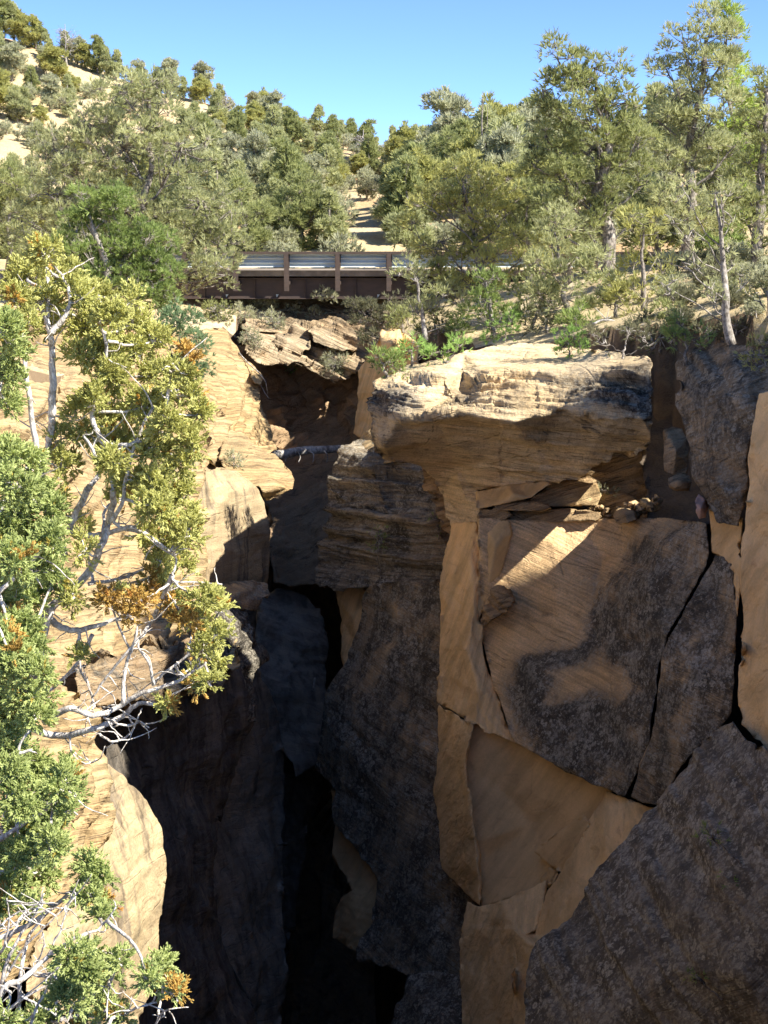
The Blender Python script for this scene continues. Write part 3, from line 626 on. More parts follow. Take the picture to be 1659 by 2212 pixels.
# rubble under the right end of the cap
rr = random.Random(5)
for i in range(70):
    x = rr.uniform(1260, 1425); y = 1126 - rr.uniform(0, 30) - max(0, x - 1330) * .25; D = 34.3 - (x - 1235) / 190 * 3.4; s = rr.choice([3, 4, 5, 6, 8, 11, 14] if x > 1350 else [3, 4, 5, 6]) * rr.uniform(.8, 1.2)
    pl = [(x + s * math.cos(a) * rr.uniform(.8, 1.25), y + s * .72 * math.sin(a) * rr.uniform(.75, 1.2), D + .1) for a in [k * math.pi / 2.5 + rr.uniform(-.3, .3) for k in range(5)]]
    boulder('angular broken stone in the rubble under the right end of the cap rock', 'stone', 'rubble_stone', pl, [(x, y, D - .15)], T=.35, mat=M[rr.choice(['curve', 'cream', 'varn'])], sp=3.0, v=.2, amp=.05, led=.01, seed=60 + i, jit=1, smooth=0, group='loose stones under the cap rock')
boulder('squarish block added on the top edge of the big shaded face to block sun', 'rock', 'rock_block', [(1326,1116,31.7),(1332,1102,31.8),(1350,1097,31.6),(1370,1103,31.2),(1374,1122,31.0),(1356,1130,31.0),(1334,1129,31.3)], [(1350,1114,31.0)], T=.9, mat=M['curve'], sp=3.2, v=.2, amp=.05, led=.03, seed=140, jit=2)  # added block, cuts a sun leak off the orange pillar
cliff('canyon_rim', [(-140,700,35),(0,690,38),(120,690,39),(230,710,40),(330,750,41),(350,860,38.5),(200,885,33.5),(60,880,30),(-140,880,26.5)], [(60,780,34),(200,790,36.5)], T=2, mat=M['cream'], sp=5.5, v=.22, amp=.3, led=.24, lf=4, bed=(.15,-.1,1), seed=141, blocky=.12)
# cap rock: one mushroom-shaped block with its neck
CAPP = [(799,850,33.6,.8),(806,828,34,.55),(822,815,34.6,.15),(876,792,35.5,.05),(934,777,36,.02),(1000,762,37,.02),(1084,747,39,.02),(1130,744,39,.02),(1174,744,38.5,.05),(1250,752,36.5,.1),(1330,760,34,.2),(1396,770,31.5,.3),(1408,784,30.6,.5),
        (1410,892,29.8,.6),(1405,940,30,.3),(1404,955,30.4,.4),(1396,972,31.2,.2),(1324,984,32.0,.4),(1250,1036,33.0,.2),(1180,1041,33.6,.15),(1030,1062,34.9,.1),(1034,1100,34.6,.1),(1032,1140,34.4,.05),(976,1140,35.3,.05),(964,1108,35.6,.05),(958,1072,35.7,.05),(937,1032,35.4,.05),(904,1008,34.8,.05),(838,992,33.8,.4),(808,974,33.3,.7),(799,906,33.1,.6)]
CAPI = [(830,845,32.8,.75),(880,825,32.7,.2),(960,812,32.5,.1),(1060,805,32.2,.12),(1160,800,32.0,.25),(1230,805,31.8,.45),(1290,790,31.8,.3),(1350,788,31,.4),
        (860,905,31.9,.35),(934,890,31.6,.3),(990,893,31.5,.35),(1048,904,31.2,.25),(1108,912,31.0,.2),(1162,898,31.1,.35),(1222,880,31.0,.4),(1270,886,30.6,.45),(1318,904,30.1,.35),(1390,908,29.6,.5),
        (880,850,32.0,.6),(1000,850,31.9,.6),(1120,850,31.6,.5),(1240,840,31.2,.7),(1340,840,30.6,.75),(850,890,32.1,.7),
        (830,960,32.5,.45),(900,960,33.2,.05),(960,940,33,.05),(1060,950,33.2,.1),(1040,1000,34.3,.12),(1160,970,32.8,.35),(1280,960,31.8,.3),(1370,932,30.4,.35),(1200,1010,33.2,.2),(1310,958,31.5,.45),(980,1010,35,.05),(1000,1070,35.0,.05)]
boulder('great overhanging cap rock with a flat sunlit top and crinkled dark rim', 'rock', 'cap_rock', CAPP, CAPI, T=2.5, mat=M['cap'], sp=3.4, v=.25, amp=.08, asc=.8, led=.30, lf=6.5, bed=(.05,.05,1), seed=90, smooth=1, jit=5, fineamp=.05, blocky=.10,
        ledf=lambda x, y: np.clip((y - 796) / 14, .10, 1) * np.clip(1 - (y - (895 + 10 * np.sin(x / 60))) / 14, np.where(x > 1080, .38, .12), 1) * np.clip((1402 - x) / 40, .1, 1))
# orange pillar under the cap
cliff('rock_pillar', [(974,1130,35.2),(1030,1126,34.2),(1036,1180,33.8),(1034,1300,33.3),(1040,1390,32.9),(1052,1440,32.6),(1068,1480,32.3),(1088,1545,31.8),(1112,1606,31.2),(1060,1582,31.5),(1022,1563,31.8),(985,1540,32.8),(948,1519,33.8),(950,1400,34.2),(953,1250,34.6),(960,1200,34.8),(972,1160,35)],
      [(1024,1300,33.2),(1016,1180,33.8),(1030,1480,32.2),(1010,1400,32.8)], T=3, mat=M['orange'], sp=4.2, v=.08, amp=.10, asc=1.1, led=.05, lf=4, bed=(.9,.4,.15), seed=91, smooth=1)
cliff('rock_pillar', [(947,1522,33.7),(985,1543,32.7),(1021,1566,31.6),(1012,1610,31.4),(1005,1645,31.4),(1010,1690,31.2),(1018,1724,31),(1024,1780,30.9),(1030,1824,30.8),(1036,1890,30.6),(1040,1958,30.4),(1020,1945,31),(1000,1920,31.8),(975,1900,32.5),(955,1876,33),(946,1800,33.3),(940,1714,33.5),(944,1620,33.6)],
      [(998,1700,31.6),(990,1800,31.8),(1005,1860,31.3)], T=3, mat=M['orange'], sp=4.2, v=.08, amp=.10, asc=1.1, led=.03, lf=3, bed=(.8,.4,.2), seed=92)
# smooth brown hollow and its flakes
cliff('canyon_wall', [(1018,1560,32.2),(1112,1590,31.6),(1215,1645,30.4),(1320,1695,29.2),(1320,1740,29),(1265,1810,29.2),(1200,1890,29.6),(1150,1925,29.8),(1090,1945,30.2),(1040,1962,30.6),(1028,1900,31),(1020,1820,31.2),(1010,1740,31.6),(1000,1650,32)],
      [(1080,1700,31.6),(1150,1780,30.8),(1060,1850,31.1),(1220,1740,30)], T=3, mat=M['brown'], sp=5, v=.05, amp=.08, asc=.4, led=.0, seed=93, fineamp=.006)
boulder('tilted rectangular flake leaning inside the smooth brown hollow', 'rock', 'rock_flake',
        [(1152,1840,29.8),(1200,1800,29.4),(1262,1760,28.8),(1275,1780,28.6),(1245,1840,28.8),(1220,1886,29.1),(1190,1870,29.4)], [], T=.5, mat=M['brown'], sp=4, v=0, amp=.03, led=0, seed=94, jit=2, fineamp=.005)
boulder('small wedge stone jammed between the brown hollow and the orange band', 'rock', 'rock_flake',
        [(1176,1905,29.4),(1192,1876,29.2),(1206,1888,29),(1196,1908,29),(1182,1918,29.2)], [], T=.3, mat=M['brown'], sp=3, v=0, amp=.02, led=0, seed=95, jit=1, fineamp=.005)
cliff('canyon_wall', [(1306,1706,28.9),(1350,1722,28),(1400,1738,27.2),(1430,1745,26.8),(1400,1800,26),(1320,1900,25.8),(1260,1990,25.8),(1180,2060,26.2),(1165,2120,26.2),(1165,2340,25.4),(1105,2340,26.6),(1108,2260,27),(1112,2010,28.2),(1156,2020,28.2),(1160,1985,28.4),(1180,1925,28.8),(1215,1880,28.8),(1262,1800,28.8)],
      [(1300,1800,27.6),(1220,1930,27.6)], T=3, mat=M['orange'], sp=5, v=.08, amp=.08, led=.03, bed=(-.6,0,.8), seed=96)
cliff('rock_pillar', [(1015,1948,30.6),(1040,1960,30),(1082,1946,29.4),(1148,1918,29.2),(1182,1900,29.2),(1172,1960,28.6),(1158,2006,28.2),(1128,2020,28),(1112,2010,28.2),(1118,2080,27.8),(1140,2110,27.2),(1140,2340,26.4),(1000,2340,28.8),(1000,2212,29.4),(994,2125,29.8),(994,2040,30.2)],
      [(1060,2060,29),(1060,1985,29.3)], T=3, mat=M['orange'], sp=4.5, v=.08, amp=.12, asc=1, led=.04, bed=(.7,.4,.3), seed=97)
# huge slab, lower right
cliff('rock_slab', [(1135,2340,22.6,.7),(1135,2212,23,.7),(1134,2105,23.6,.7),(1150,2045,24,.87),(1230,1975,24.2,.72),(1295,1875,24.4,.72),(1360,1795,24.5,.72),(1392,1752,24.6,.72),(1420,1738,24.6,.72),(1465,1675,24.4,.57),(1505,1625,24.2,.57),(1555,1570,24,.57),(1582,1558,23.6,.72),(1615,1600,22.8,.7),(1659,1616,22,.7),(1740,1650,20.8,.7),(1740,2340,18.8,.82)],
      [(1500,1700,23.2,.82),(1400,1900,22.8,.82),(1550,1900,20.9,.72),(1300,2050,22.6,.82),(1450,2100,20.8,.72),(1600,2100,19.6,.67),(1690,2000,19.7,.72),(1280,2250,21.6,.82),(1650,1800,20.8,.77)], T=4, mat=M['slab'], sp=5.5, v=.7, amp=.13, asc=.5, led=.06, lf=3.5, bed=(.6,0,.8), seed=98)
# ------------------------------------------------------------------ bridge
M['rust'] = plainmat('weathered_steel', (0.095,0.067,0.055), (0.07,0.052,0.045), 2.2, 0.75, 0.1, (1,1,3))
M['galv'] = plainmat('galvanised_steel', (0.58,0.66,0.69), (0.46,0.54,0.58), 1.2, 0.5, 0.0, (.5,1,6))
M['conc'] = plainmat('weathered_concrete', (0.30,0.25,0.20), (0.18,0.15,0.12), 1.8, 0.9)
def ln(x0, y0, z0, x1, y1, z1): return None
BO = at(829.5, 590, 58.0); bang = -0.035
br = empty('road_bridge', (float(BO[0]), float(BO[1]), float(BO[2])), bang)
tag(br, 'brown steel road bridge with silver guardrails crossing the head of the canyon', 'bridge')
X0, X1 = -12.5, 13.0
def bp(name, b, m): return link(name, b.mesh(name, m), br)
b = Buf(); b.box((X0, .16, -.12), (X1, 7.6, .10)); bp('deck', b, M['conc'])
b = Buf(); 
b.box((X0, .42, -.93), (X1, .45, -.22)); b.box((X0, .30, -.965), (X1, .70, -.93)); b.box((X0, .30, -.22), (X1, .70, -.19)); bp('girder', b, M['rust'])
b = Buf(); b.box((X0, 6.2, -.93), (X1, 6.24, -.22)); b.box((X0, 6.0, -.96), (X1, 6.45, -.93)); bp('girder', b, M['rust'])
for x in np.arange(-10.6, 11, 1.905):
    b = Buf(); b.box((x - .012, .33, -.925), (x + .012, .418, -.225)); bp('stiffener', b, M['rust'])
# W-shaped corrugated rails
def rail(y, face):
    prof = []
    n = 28
    for k in range(n + 1):
        t = k / n; z = .22 + .50 * t; d = .06 * math.cos(t * 3 * 2 * math.pi)
        prof.append((y + face * d, z))
    back = [(yy - face * .006, zz) for yy, zz in prof[::-1]]
    b = Buf(); b.prism(prof + back, X0, X1); return b
bp('guardrail', rail(-.03, -1), M['galv']); bp('guardrail', rail(7.45, -1), M['galv'])
b = Buf(); b.box((X0, -.24, .745), (X1, -.02, .79)); b.box((X0, -.255, .70), (X1, -.24, .79)); bp('top_rail', b, M['rust'])
b = Buf(); b.box((X0, 7.3, .745), (X1, 7.55, .79)); bp('top_rail', b, M['rust'])
px0 = (622 - 829.5) / F * 58
for k in range(-5, 8):
    x = px0 + k * 1.908
    b = Buf()
    b.box((x - .085, -.30, -.66), (x + .085, -.288, .76)); b.box((x - .085, -.128, -.66), (x + .085, -.116, .76)); b.box((x - .008, -.288, -.66), (x + .008, -.128, .76))
    po = bp('post', b, M['rust'])
    b = Buf(); b.box((x - .11, -.112, .2), (x + .11, -.085, .72)); link('spacer_block', b.mesh('spacer_block', M['rust']), po)
    b = Buf(); b.box((x - .07, 7.48, -.1), (x + .07, 7.62, .76)); bp('post', b, M['rust'])
    if k in (-1, 0, 1, 2, 3, -2, 4):
        b = Buf(); V = np.array([(x - .46, .36, -.80), (x - .36, .36, -.80), (x - .44, .36, -.92), (x - .46, .41, -.80), (x - .36, .41, -.80), (x - .44, .41, -.92)])
        b.add(V, [(0, 2, 1), (3, 4, 5)], [(0, 1, 4, 3), (1, 2, 5, 4), (2, 0, 3, 5)]); bp('bracket', b, M['galv'])
    b = Buf(); b.box((x - .10, -.118, -.42), (x + .10, .418, -.30)); bp('outrigger', b, M['rust'])
# road approaches
M['road'] = plainmat('road', (0.20,0.18,0.16), (0.15,0.14,0.12), 0.8, 0.95)
for nm, a0, a1 in (('road', -60, X0 - .01), ('road', X1 + .01, 60)):
    b = Buf(); xs = np.linspace(a0, a1, 20)
    for u0, u1 in zip(xs[:-1], xs[1:]): b.box((u0, 0, -.9), (u1, 7.6, .09))
    o = link(nm, b.mesh(nm, M['road'])); o.location = br.location; o.rotation_euler = br.rotation_euler; tag(o, kind='structure')

# ------------------------------------------------------------------ log, root
M['log'] = barkmat('bleached_wood', (0.16,0.15,0.14), (0.62,0.60,0.55), 3.0)
def curve_tube(b, pts, r0, r1, n=6, wob=0.0, rng=random, seg=4, a=.5):
    pts = [Vector(p) for p in pts]; out = []
    for i in range(len(pts) - 1):
        p0 = pts[max(i - 1, 0)]; p1 = pts[i]; p2 = pts[i + 1]; p3 = pts[min(i + 2, len(pts) - 1)]
        for k in range(seg):
            t = k / seg
            q = 0.5 * ((2 * p1) + (-p0 + p2) * t + (2 * p0 - 5 * p1 + 4 * p2 - p3) * t * t + (-p0 + 3 * p1 - 3 * p2 + p3) * t ** 3)
            out.append(q)
    out.append(pts[-1]); m = len(out)
    A = np.array([tuple(q) for q in out])
    if wob: A[1:-1] += np.array([[rng.uniform(-wob, wob) for _ in range(3)] for _ in range(m - 2)])
    b.tube(A, np.linspace(r0, r1, m), n, a)
    return A
rg = random.Random(3)
b = Buf(); og = P(680, 978, 51)
curve_tube(b, [P(590, 984, 50.5), P(640, 976, 51), P(700, 972, 51.2), P(768, 970, 51.5)], .17, .12, 9, .03, rg)
for s in range(5):
    x = 610 + s * 30; curve_tube(b, [P(x, 974, 50.9), P(x + 8, 985, 50.7), P(x + 5, 999, 50.6)], .03, .012, 5, .01, rg)
tag(link('fallen_log', b.mesh('fallen_log', M['log'], True, origin=og), None, og), 'bleached grey log spanning the canyon below its shaded head', 'log')
b = Buf(); og = P(545, 790, 50)
curve_tube(b, [P(516, 762, 50.4), P(535, 783, 49.6), P(560, 806, 49), P(574, 826, 49), P(578, 850, 49.2)], .03, .012, 5, .01, rg)
curve_tube(b, [P(520, 766, 50.4), P(545, 800, 49.6), P(562, 832, 49.2), P(582, 862, 49.2)], .022, .008, 5, .01, rg)
tag(link('hanging_root', b.mesh('hanging_root', M['log'], True, origin=og), None, og), 'thin pale roots hanging over the dark hollow from the sunny slope', 'root')
b = Buf(); og = P(678, 1480, 43.5)
curve_tube(b, [P(676, 1494, 42.8), P(678, 1480, 42.8), P(680, 1465, 43)], .04, .03, 6, .0, rg)
tag(link('driftwood', b.mesh('driftwood', M['log'], True, origin=og), None, og), 'short white stick of driftwood lodged deep in the slot', 'driftwood')

# ------------------------------------------------------------------ trees
M['pin_bark'] = barkmat('pinyon_bark', (0.07,0.06,0.052), (0.40,0.36,0.31), 7)
M['jun_bark'] = barkmat('juniper_bark', (0.10,0.085,0.07), (0.50,0.46,0.41), 30)
M['dead_bark'] = barkmat('dead_wood', (0.16,0.14,0.12), (0.48,0.45,0.41), 8)
LM = {
 'pinyon': leafmat('pinyon_needles', (0.160,0.183,0.076), (0.432,0.465,0.201), None, .5),
 'pinyon_pale': leafmat('pale_pinyon_needles', (0.222,0.245,0.121), (0.553,0.575,0.300), None, .5),
 'pinyon_gold': leafmat('golden_pinyon_needles', (0.220,0.232,0.085), (0.549,0.549,0.208), None, .5),
 'pinyon_bright': leafmat('bright_pinyon_needles', (0.222,0.290,0.076), (0.528,0.638,0.176), None, .5),
 'juniper': leafmat('juniper_leaves', (0.136,0.181,0.063), (0.362,0.461,0.153), None, .5),
 'blue': leafmat('bluish_leaves', (0.139,0.206,0.105), (0.318,0.439,0.231), None, .5),
 'shrub': leafmat('fresh_shrub_leaves', (0.175,0.288,0.074), (0.438,0.635,0.196), None, .5),
 'sage': leafmat('sagebrush_leaves', (0.247,0.259,0.169), (0.579,0.590,0.392), None, .5),
 'dusk': leafmat('dark_shrub_leaves', (0.099,0.105,0.065), (0.264,0.264,0.155), None, .5),
}
def tuft(K, L, W, spread, seed):
    r = np.random.RandomState(seed); V = []; f = []
    for k in range(K):
        d = np.array([r.normal(0, spread), r.normal(0, spread), 1.0]); d /= np.linalg.norm(d)
        s = np.cross(d, r.normal(size=3)); s /= np.linalg.norm(s)
        l = L * r.uniform(.65, 1.15); b0 = d * l * .05 + r.normal(0, .1, 3) * L * .5
        n = len(V); V += [b0 - s * W * .5, b0 + s * W * .5, b0 + d * l * .7 + s * W * .42, b0 + d * l]
        f += [(n, n + 1, n + 2), (n, n + 2, n + 3)]
    return np.array(V), np.array(f)

def grow(lobes, base, seed, dens=1.0, tsz=1.0, clump=.42, trunk_r=.14, sparse=0.0, K=7, woody=1.0, top=None, W=.022):
    """lobes: list of (centre(3), radii(3)) in metres relative to base; returns (wood Buf, crown Buf)"""
    rs = np.random.RandomState(seed); rn = random.Random(seed)
    Wd, Cr = Buf(), Buf()
    zt = max(l[0][2] for l in lobes)
    topc = top if top is not None else max(lobes, key=lambda l: l[0][2])[0]
    topc = np.array(topc, float)
    # trunk
    m = 7; tp = []
    for k in range(m):
        t = k / (m - 1); q = topc * t; q = q + np.array([rs.normal(0, .035), rs.normal(0, .035), 0]) * zt * (t * (1 - t) * 3); q[2] = topc[2] * t; tp.append(q)
    tp = np.array(tp)
    curve_tube(Wd, tp, trunk_r, trunk_r * .22, 7, .01, rn, 3)
    cl = []
    for c, r in lobes:
        c = np.array(c); r = np.array(r)
        n = max(3, int(dens * 4.3 * (r[0] * r[1] + r[1] * r[2] + r[0] * r[2]) / 3 / (clump ** 2)))
        d = rs.normal(size=(n, 3)); d /= np.linalg.norm(d, axis=1)[:, None]
        q = c + d * r * (rs.uniform(.25, 1.0, (n, 1)) ** .45)
        # limb to the lobe
        tz = np.clip((c[2] - .5 * math.hypot(c[0], c[1])) * .8, .12 * zt, .93 * zt) / topc[2]
        j = min(1, max(0, tz)) * (m - 1); j0 = int(min(j, m - 2)); s0 = tp[j0] + (tp[j0 + 1] - tp[j0]) * (j - j0)
        mid = (s0 + c) / 2 + rs.normal(0, .08, 3) * np.linalg.norm(c - s0) + np.array([0, 0, -.05 * np.linalg.norm(c - s0)])
        lr = trunk_r * .27 * min(1.2, .5 + r.mean() / 2)
        A = curve_tube(Wd, [s0, mid, c, c + (c - s0) * .15], lr, lr * .3, 5, .02, rn, 4)
        for p in q:
            k = rs.randint(len(A) // 3, len(A)); s = A[k]
            mm = (s + p) / 2 + rs.normal(0, .06, 3) * np.linalg.norm(p - s)
            Wd.tube(np.array([s, mm, p]), [lr * .28 + .006, .010 + .003 * woody, .004], 4, .4)
            cl.append((p, c))
    sp_ = 1 - sparse
    tw_s = []; tw_e = []
    for p, c in cl:
        out = p - c * .6 - tp[0] * .4; out = out / (np.linalg.norm(out) + 1e-6)
        n = int(rs.randint(24, 40) * sp_ * (clump / .42) ** 2); r = clump * rs.uniform(.6, 1.15)
        d = rs.normal(size=(n, 3)) * np.array([1, 1, .62]) + out * .55 + np.array([0, 0, .25])
        d /= np.linalg.norm(d, axis=1)[:, None] + 1e-9
        e = p + d * r * (rs.uniform(.2, 1, (n, 1)) ** .6)
        tone = np.clip(rs.normal(.45, .16) + .18 * out[2], 0, .8)
        a = np.clip(tone + rs.normal(0, .14, n), 0, .85)
        dd = d + np.array([0, 0, .35]); 
        T, f = tuft(K, .18 * tsz, W * 1.15 * tsz, .46, seed + n)
        R_ = frames(dd)
        Cr.stamp(T, f, R_ * rs.uniform(.75, 1.25, (n, 1, 1)), e, a)
        for i in range(0, n, 2):
            tw_s.append(p + (e[i] - p) * .05); tw_e.append(e[i])
    # twigs as thin three sided slivers
    tw_s = np.array(tw_s); tw_e = np.array(tw_e); dv = tw_e - tw_s; L = np.linalg.norm(dv, axis=1)
    T = np.array([(.006 * woody, 0, 0), (-.003 * woody, .005 * woody, 0), (-.003 * woody, -.005 * woody, 0), (0, 0, 1.0)]); f = np.array([(0, 1, 3), (1, 2, 3), (2, 0, 3)])
    Mx = frames(dv); Mx[:, :, 2] *= L[:, None]
    Wd.stamp(T, f, Mx, tw_s, np.full(len(tw_s), .5))
    return Wd, Cr

def tree(name, label, cat, base, D, lobes, leaf='pinyon', bark='pin_bark', seed=1, group=None, top=None, ground=True, **k):
    """base px, lobes in px at distance D, each (cx, cy, rx, ry[, dD])"""
    bx, by = base; B = at(bx, by, D)
    if ground == 'hit':
        bpy.context.view_layer.update(); dr = Vector(B.tolist()).normalized()
        ok, loc, *_ = SC.ray_cast(bpy.context.evaluated_depsgraph_get(), dr * 9, dr)
        if ok: D = loc.y; B = np.array(loc)
    if ground is True:
        gz = hz(B[0], B[1])
        if gz > B[2] - 6: B = np.array([B[0], B[1], gz])
    s = D / F; L = []
    for l in lobes:
        c = at(l[0], l[1], D + (l[4] if len(l) > 4 else 0)) - B
        rx, ry = l[2] * s, l[3] * s
        c = c + np.array([0, RS.uniform(-.3, .3) * rx, 0])
        L.append((c, (rx * .88, rx * .8, ry * .88)))
    tp = None if top is None else at(top[0], top[1], D) - B
    Wd, Cr = grow(L, B, seed, top=tp, **k)
    e = empty(name, B.tolist()); tag(e, label, cat, group)
    link('trunk', Wd.mesh('trunk', M[bark], True), e); link('crown', Cr.mesh('crown', LM[leaf]), e)
    return e
PT = 'pinyon_tree'
tree(PT, 'wide tall grey-green pinyon left of the bridge, standing above the darker juniper', 'pinyon tree', (290,670), 50,
     [(270,210,80,60),(330,190,40,40),(190,270,90,70),(340,240,70,60),(140,340,95,80),(270,330,110,90),(390,330,90,80),(120,430,90,80),(250,430,100,80),(420,450,100,90),(330,500,110,90),(470,540,70,50),(445,575,55,40,-2),(420,610,55,40,-2),(470,600,35,40,-2),(70,490,70,70),(180,520,90,60),(480,470,50,60)],
     'pinyon_pale', seed=21, dens=.8, sparse=.32, trunk_r=.2, woody=1.6)
tree('juniper_tree', 'dense green juniper in front of the wide pinyon, left of the bridge', 'juniper tree', (265,690), 45,
     [(185,440,38,45),(250,440,50,50),(170,520,45,70),(235,530,60,70),(300,540,70,65),(355,560,45,55),(250,610,80,55),(330,625,65,50),(180,590,40,50)],
     'juniper', 'jun_bark', 22, dens=1.6, clump=.34, trunk_r=.18, K=10, tsz=.85)
tree(PT, 'grey-green pinyon at the left edge behind the foreground juniper', 'pinyon tree', (20,640), 58,
     [(30,400,60,60),(10,480,70,60),(60,540,55,50),(-50,430,70,80)], 'pinyon', seed=23, dens=.9, sparse=.1)
tree('leafy_shrub', 'bluish-green shrub on the sunny rim beside the foreground juniper', 'shrub', (395,840), 42,
     [(385,700,45,40),(420,745,40,40),(400,790,40,40),(360,720,30,35),(440,790,18,25)], 'blue', seed=24, dens=1.7, clump=.28, trunk_r=.05, tsz=.7, K=10)
tree(PT, 'round pinyon directly behind the left half of the bridge rail', 'pinyon tree', (655,560), 68,
     [(645,420,50,45),(610,490,60,50),(670,480,60,55),(700,520,35,30),(650,530,60,30)], 'pinyon', seed=25, dens=1.1, clump=.5, tsz=1.3)
tree(PT, 'small dark pinyon beside the round pinyon, just left behind the bridge', 'pinyon tree', (545,570), 66,
     [(540,480,40,50),(560,530,40,30),(520,430,30,40)], 'pinyon', seed=26, clump=.5, tsz=1.3)
tree(PT, 'spreading golden-green pinyon in front of the right end of the bridge', 'pinyon tree', (1060,745), 46,
     [(1000,400,60,60),(1060,400,60,50),(930,450,60,50),(1020,470,80,70),(1090,470,60,70),(960,530,80,60),(1060,550,80,70),(890,500,40,35),(930,610,60,45),(1130,560,50,60),(1010,620,70,45)],
     'pinyon_gold', seed=27, dens=.8, sparse=.2, trunk_r=.16, woody=1.6)
tree(PT, 'grey scraggly low pinyon hiding the bottom of the bridge at its right end', 'pinyon tree', (920,735), 45,
     [(900,600,50,40),(950,650,55,45),(890,660,45,35),(990,690,45,35)], 'pinyon_pale', 'dead_bark', seed=28, dens=.8, sparse=.35, trunk_r=.09, woody=2.2)
tree('juniper_tree', 'upright dark green juniper between the bridge end and the cap rock', 'juniper tree', (1065,750), 43,
     [(1050,610,30,45),(1040,670,40,45),(1080,690,35,40),(1000,700,35,30)], 'juniper', 'jun_bark', 29, dens=1.3, clump=.34, trunk_r=.09, tsz=.8)
tree(PT, 'large round-crowned pinyon on a thick bark-peeled trunk, right of the bridge', 'pinyon tree', (1325,600), 44,
     [(1215,150,60,55),(1285,165,65,55),(1190,215,45,45),(1260,240,80,60),(1350,235,60,60),(1190,310,50,45),(1290,330,90,60),(1370,320,50,50),(1210,390,65,50),(1300,400,60,45),(1170,370,40,35),(1390,400,40,40),(1230,440,55,25),(1260,490,60,32),(1385,470,50,38),(1180,450,40,35),(1310,460,40,30)],
     'pinyon', seed=30, dens=1.0, sparse=.05, trunk_r=.26, top=(1300,200))
tree(PT, 'tallest pinyon, pointed, rising highest into the sky at the right', 'pinyon tree', (1480,560), 48,
     [(1540,55,50,45),(1480,95,50,45),(1575,110,35,45),(1440,150,40,35),(1520,150,70,50),(1470,210,70,50),(1560,230,50,60),(1430,270,50,45),(1510,290,80,60),(1580,320,40,60),(1450,350,60,45),(1540,380,60,45),(1450,430,60,40),(1530,460,60,45),(1590,420,40,45),(1480,490,50,35)],
     'pinyon_pale', seed=31, dens=.95, sparse=.12, trunk_r=.22, top=(1525,80))
tree(PT, 'bright yellow-green pinyon behind the right shoulder of the tallest pinyon', 'pinyon tree', (1600,560), 53,
     [(1570,80,35,60),(1590,170,30,60),(1600,260,40,60),(1600,360,50,60),(1600,450,45,50)], 'pinyon_bright', seed=32, dens=1.3, clump=.5, tsz=1.2)
tree(PT, 'shaggy pinyon with a bare brown trunk cut off by the right edge of the picture', 'pinyon tree', (1640,570), 44,
     [(1655,190,35,50),(1640,280,45,50),(1690,300,60,90),(1640,380,50,50),(1610,430,40,35),(1690,440,60,50),(1620,490,45,40),(1670,520,45,35)], 'pinyon', seed=33, dens=1.1, trunk_r=.2)
tree(PT, 'half-dead leaning pinyon with grey bare limbs above the right-hand rock tower', 'pinyon tree', (1580,745), 33,
     [(1550,420,40,40),(1490,430,50,35),(1580,480,45,45),(1500,500,50,45),(1450,480,35,35),(1480,570,50,45),(1560,570,45,40),(1440,620,35,30),(1530,640,40,20)],
     'pinyon_pale', 'dead_bark', 34, dens=.55, sparse=.45, clump=.34, trunk_r=.11, woody=2.4, top=(1545,430), tsz=.85)
tree(PT, 'pale drooping pinyon below the round-crowned pinyon, above the cap rock', 'pinyon tree', (1235,725), 41,
     [(1200,500,50,45),(1240,560,60,50),(1180,570,45,45),(1220,640,65,45),(1290,640,45,40),(1170,640,40,35),(1300,570,40,40)], 'pinyon_pale', seed=35, dens=.85, sparse=.25, trunk_r=.1)
tree(PT, 'bushy pinyon filling the space between the round-crowned trunk and the half-dead pinyon', 'pinyon tree', (1390,730), 39,
     [(1390,490,50,45),(1420,560,50,50),(1370,590,50,50),(1400,650,55,45),(1340,660,40,35)], 'pinyon_gold', seed=36, dens=.8, sparse=.25, trunk_r=.09)
for i, (x, y, w_, h_, D, lf, lb) in enumerate([
    (1140,470,60,70,56,'pinyon','broad pinyon half hidden behind the golden one, right of the bridge'),
    (1230,520,70,60,54,'pinyon_pale','low pinyon in the shade left of the peeled trunk'),
    (1420,470,70,75,55,'pinyon','dark pinyon seen between the two tallest pinyons'),
    (1500,480,60,70,56,'pinyon_pale','pinyon filling the gap under the tallest pinyon'),
    (1560,520,50,60,51,'juniper','dark juniper low behind the half-dead pinyon'),
    (1010,420,50,80,60,'pinyon','pinyon standing behind the top of the golden one'),
    (880,500,50,45,63,'pinyon_pale','low pinyon behind the right post of the bridge'),
    (960,350,45,60,78,'pinyon','slender pinyon on the slope above the right end of the bridge'),
    (1090,360,50,60,74,'pinyon_pale','pinyon on the slope just left of the round-crowned one'),
    (450,520,60,60,60,'pinyon','pinyon behind the left end of the bridge rail')]):
    tree(PT, lb, 'pinyon tree', (x, y + h_ * 1.25), D, [(x, y - h_ * .5, w_ * .7, h_ * .5), (x - w_ * .45, y + h_ * .1, w_ * .6, h_ * .5), (x + w_ * .45, y + h_ * .15, w_ * .6, h_ * .5), (x, y + h_ * .6, w_ * .9, h_ * .4)], lf, seed=110 + i, dens=1.2, clump=.48, tsz=1.25)
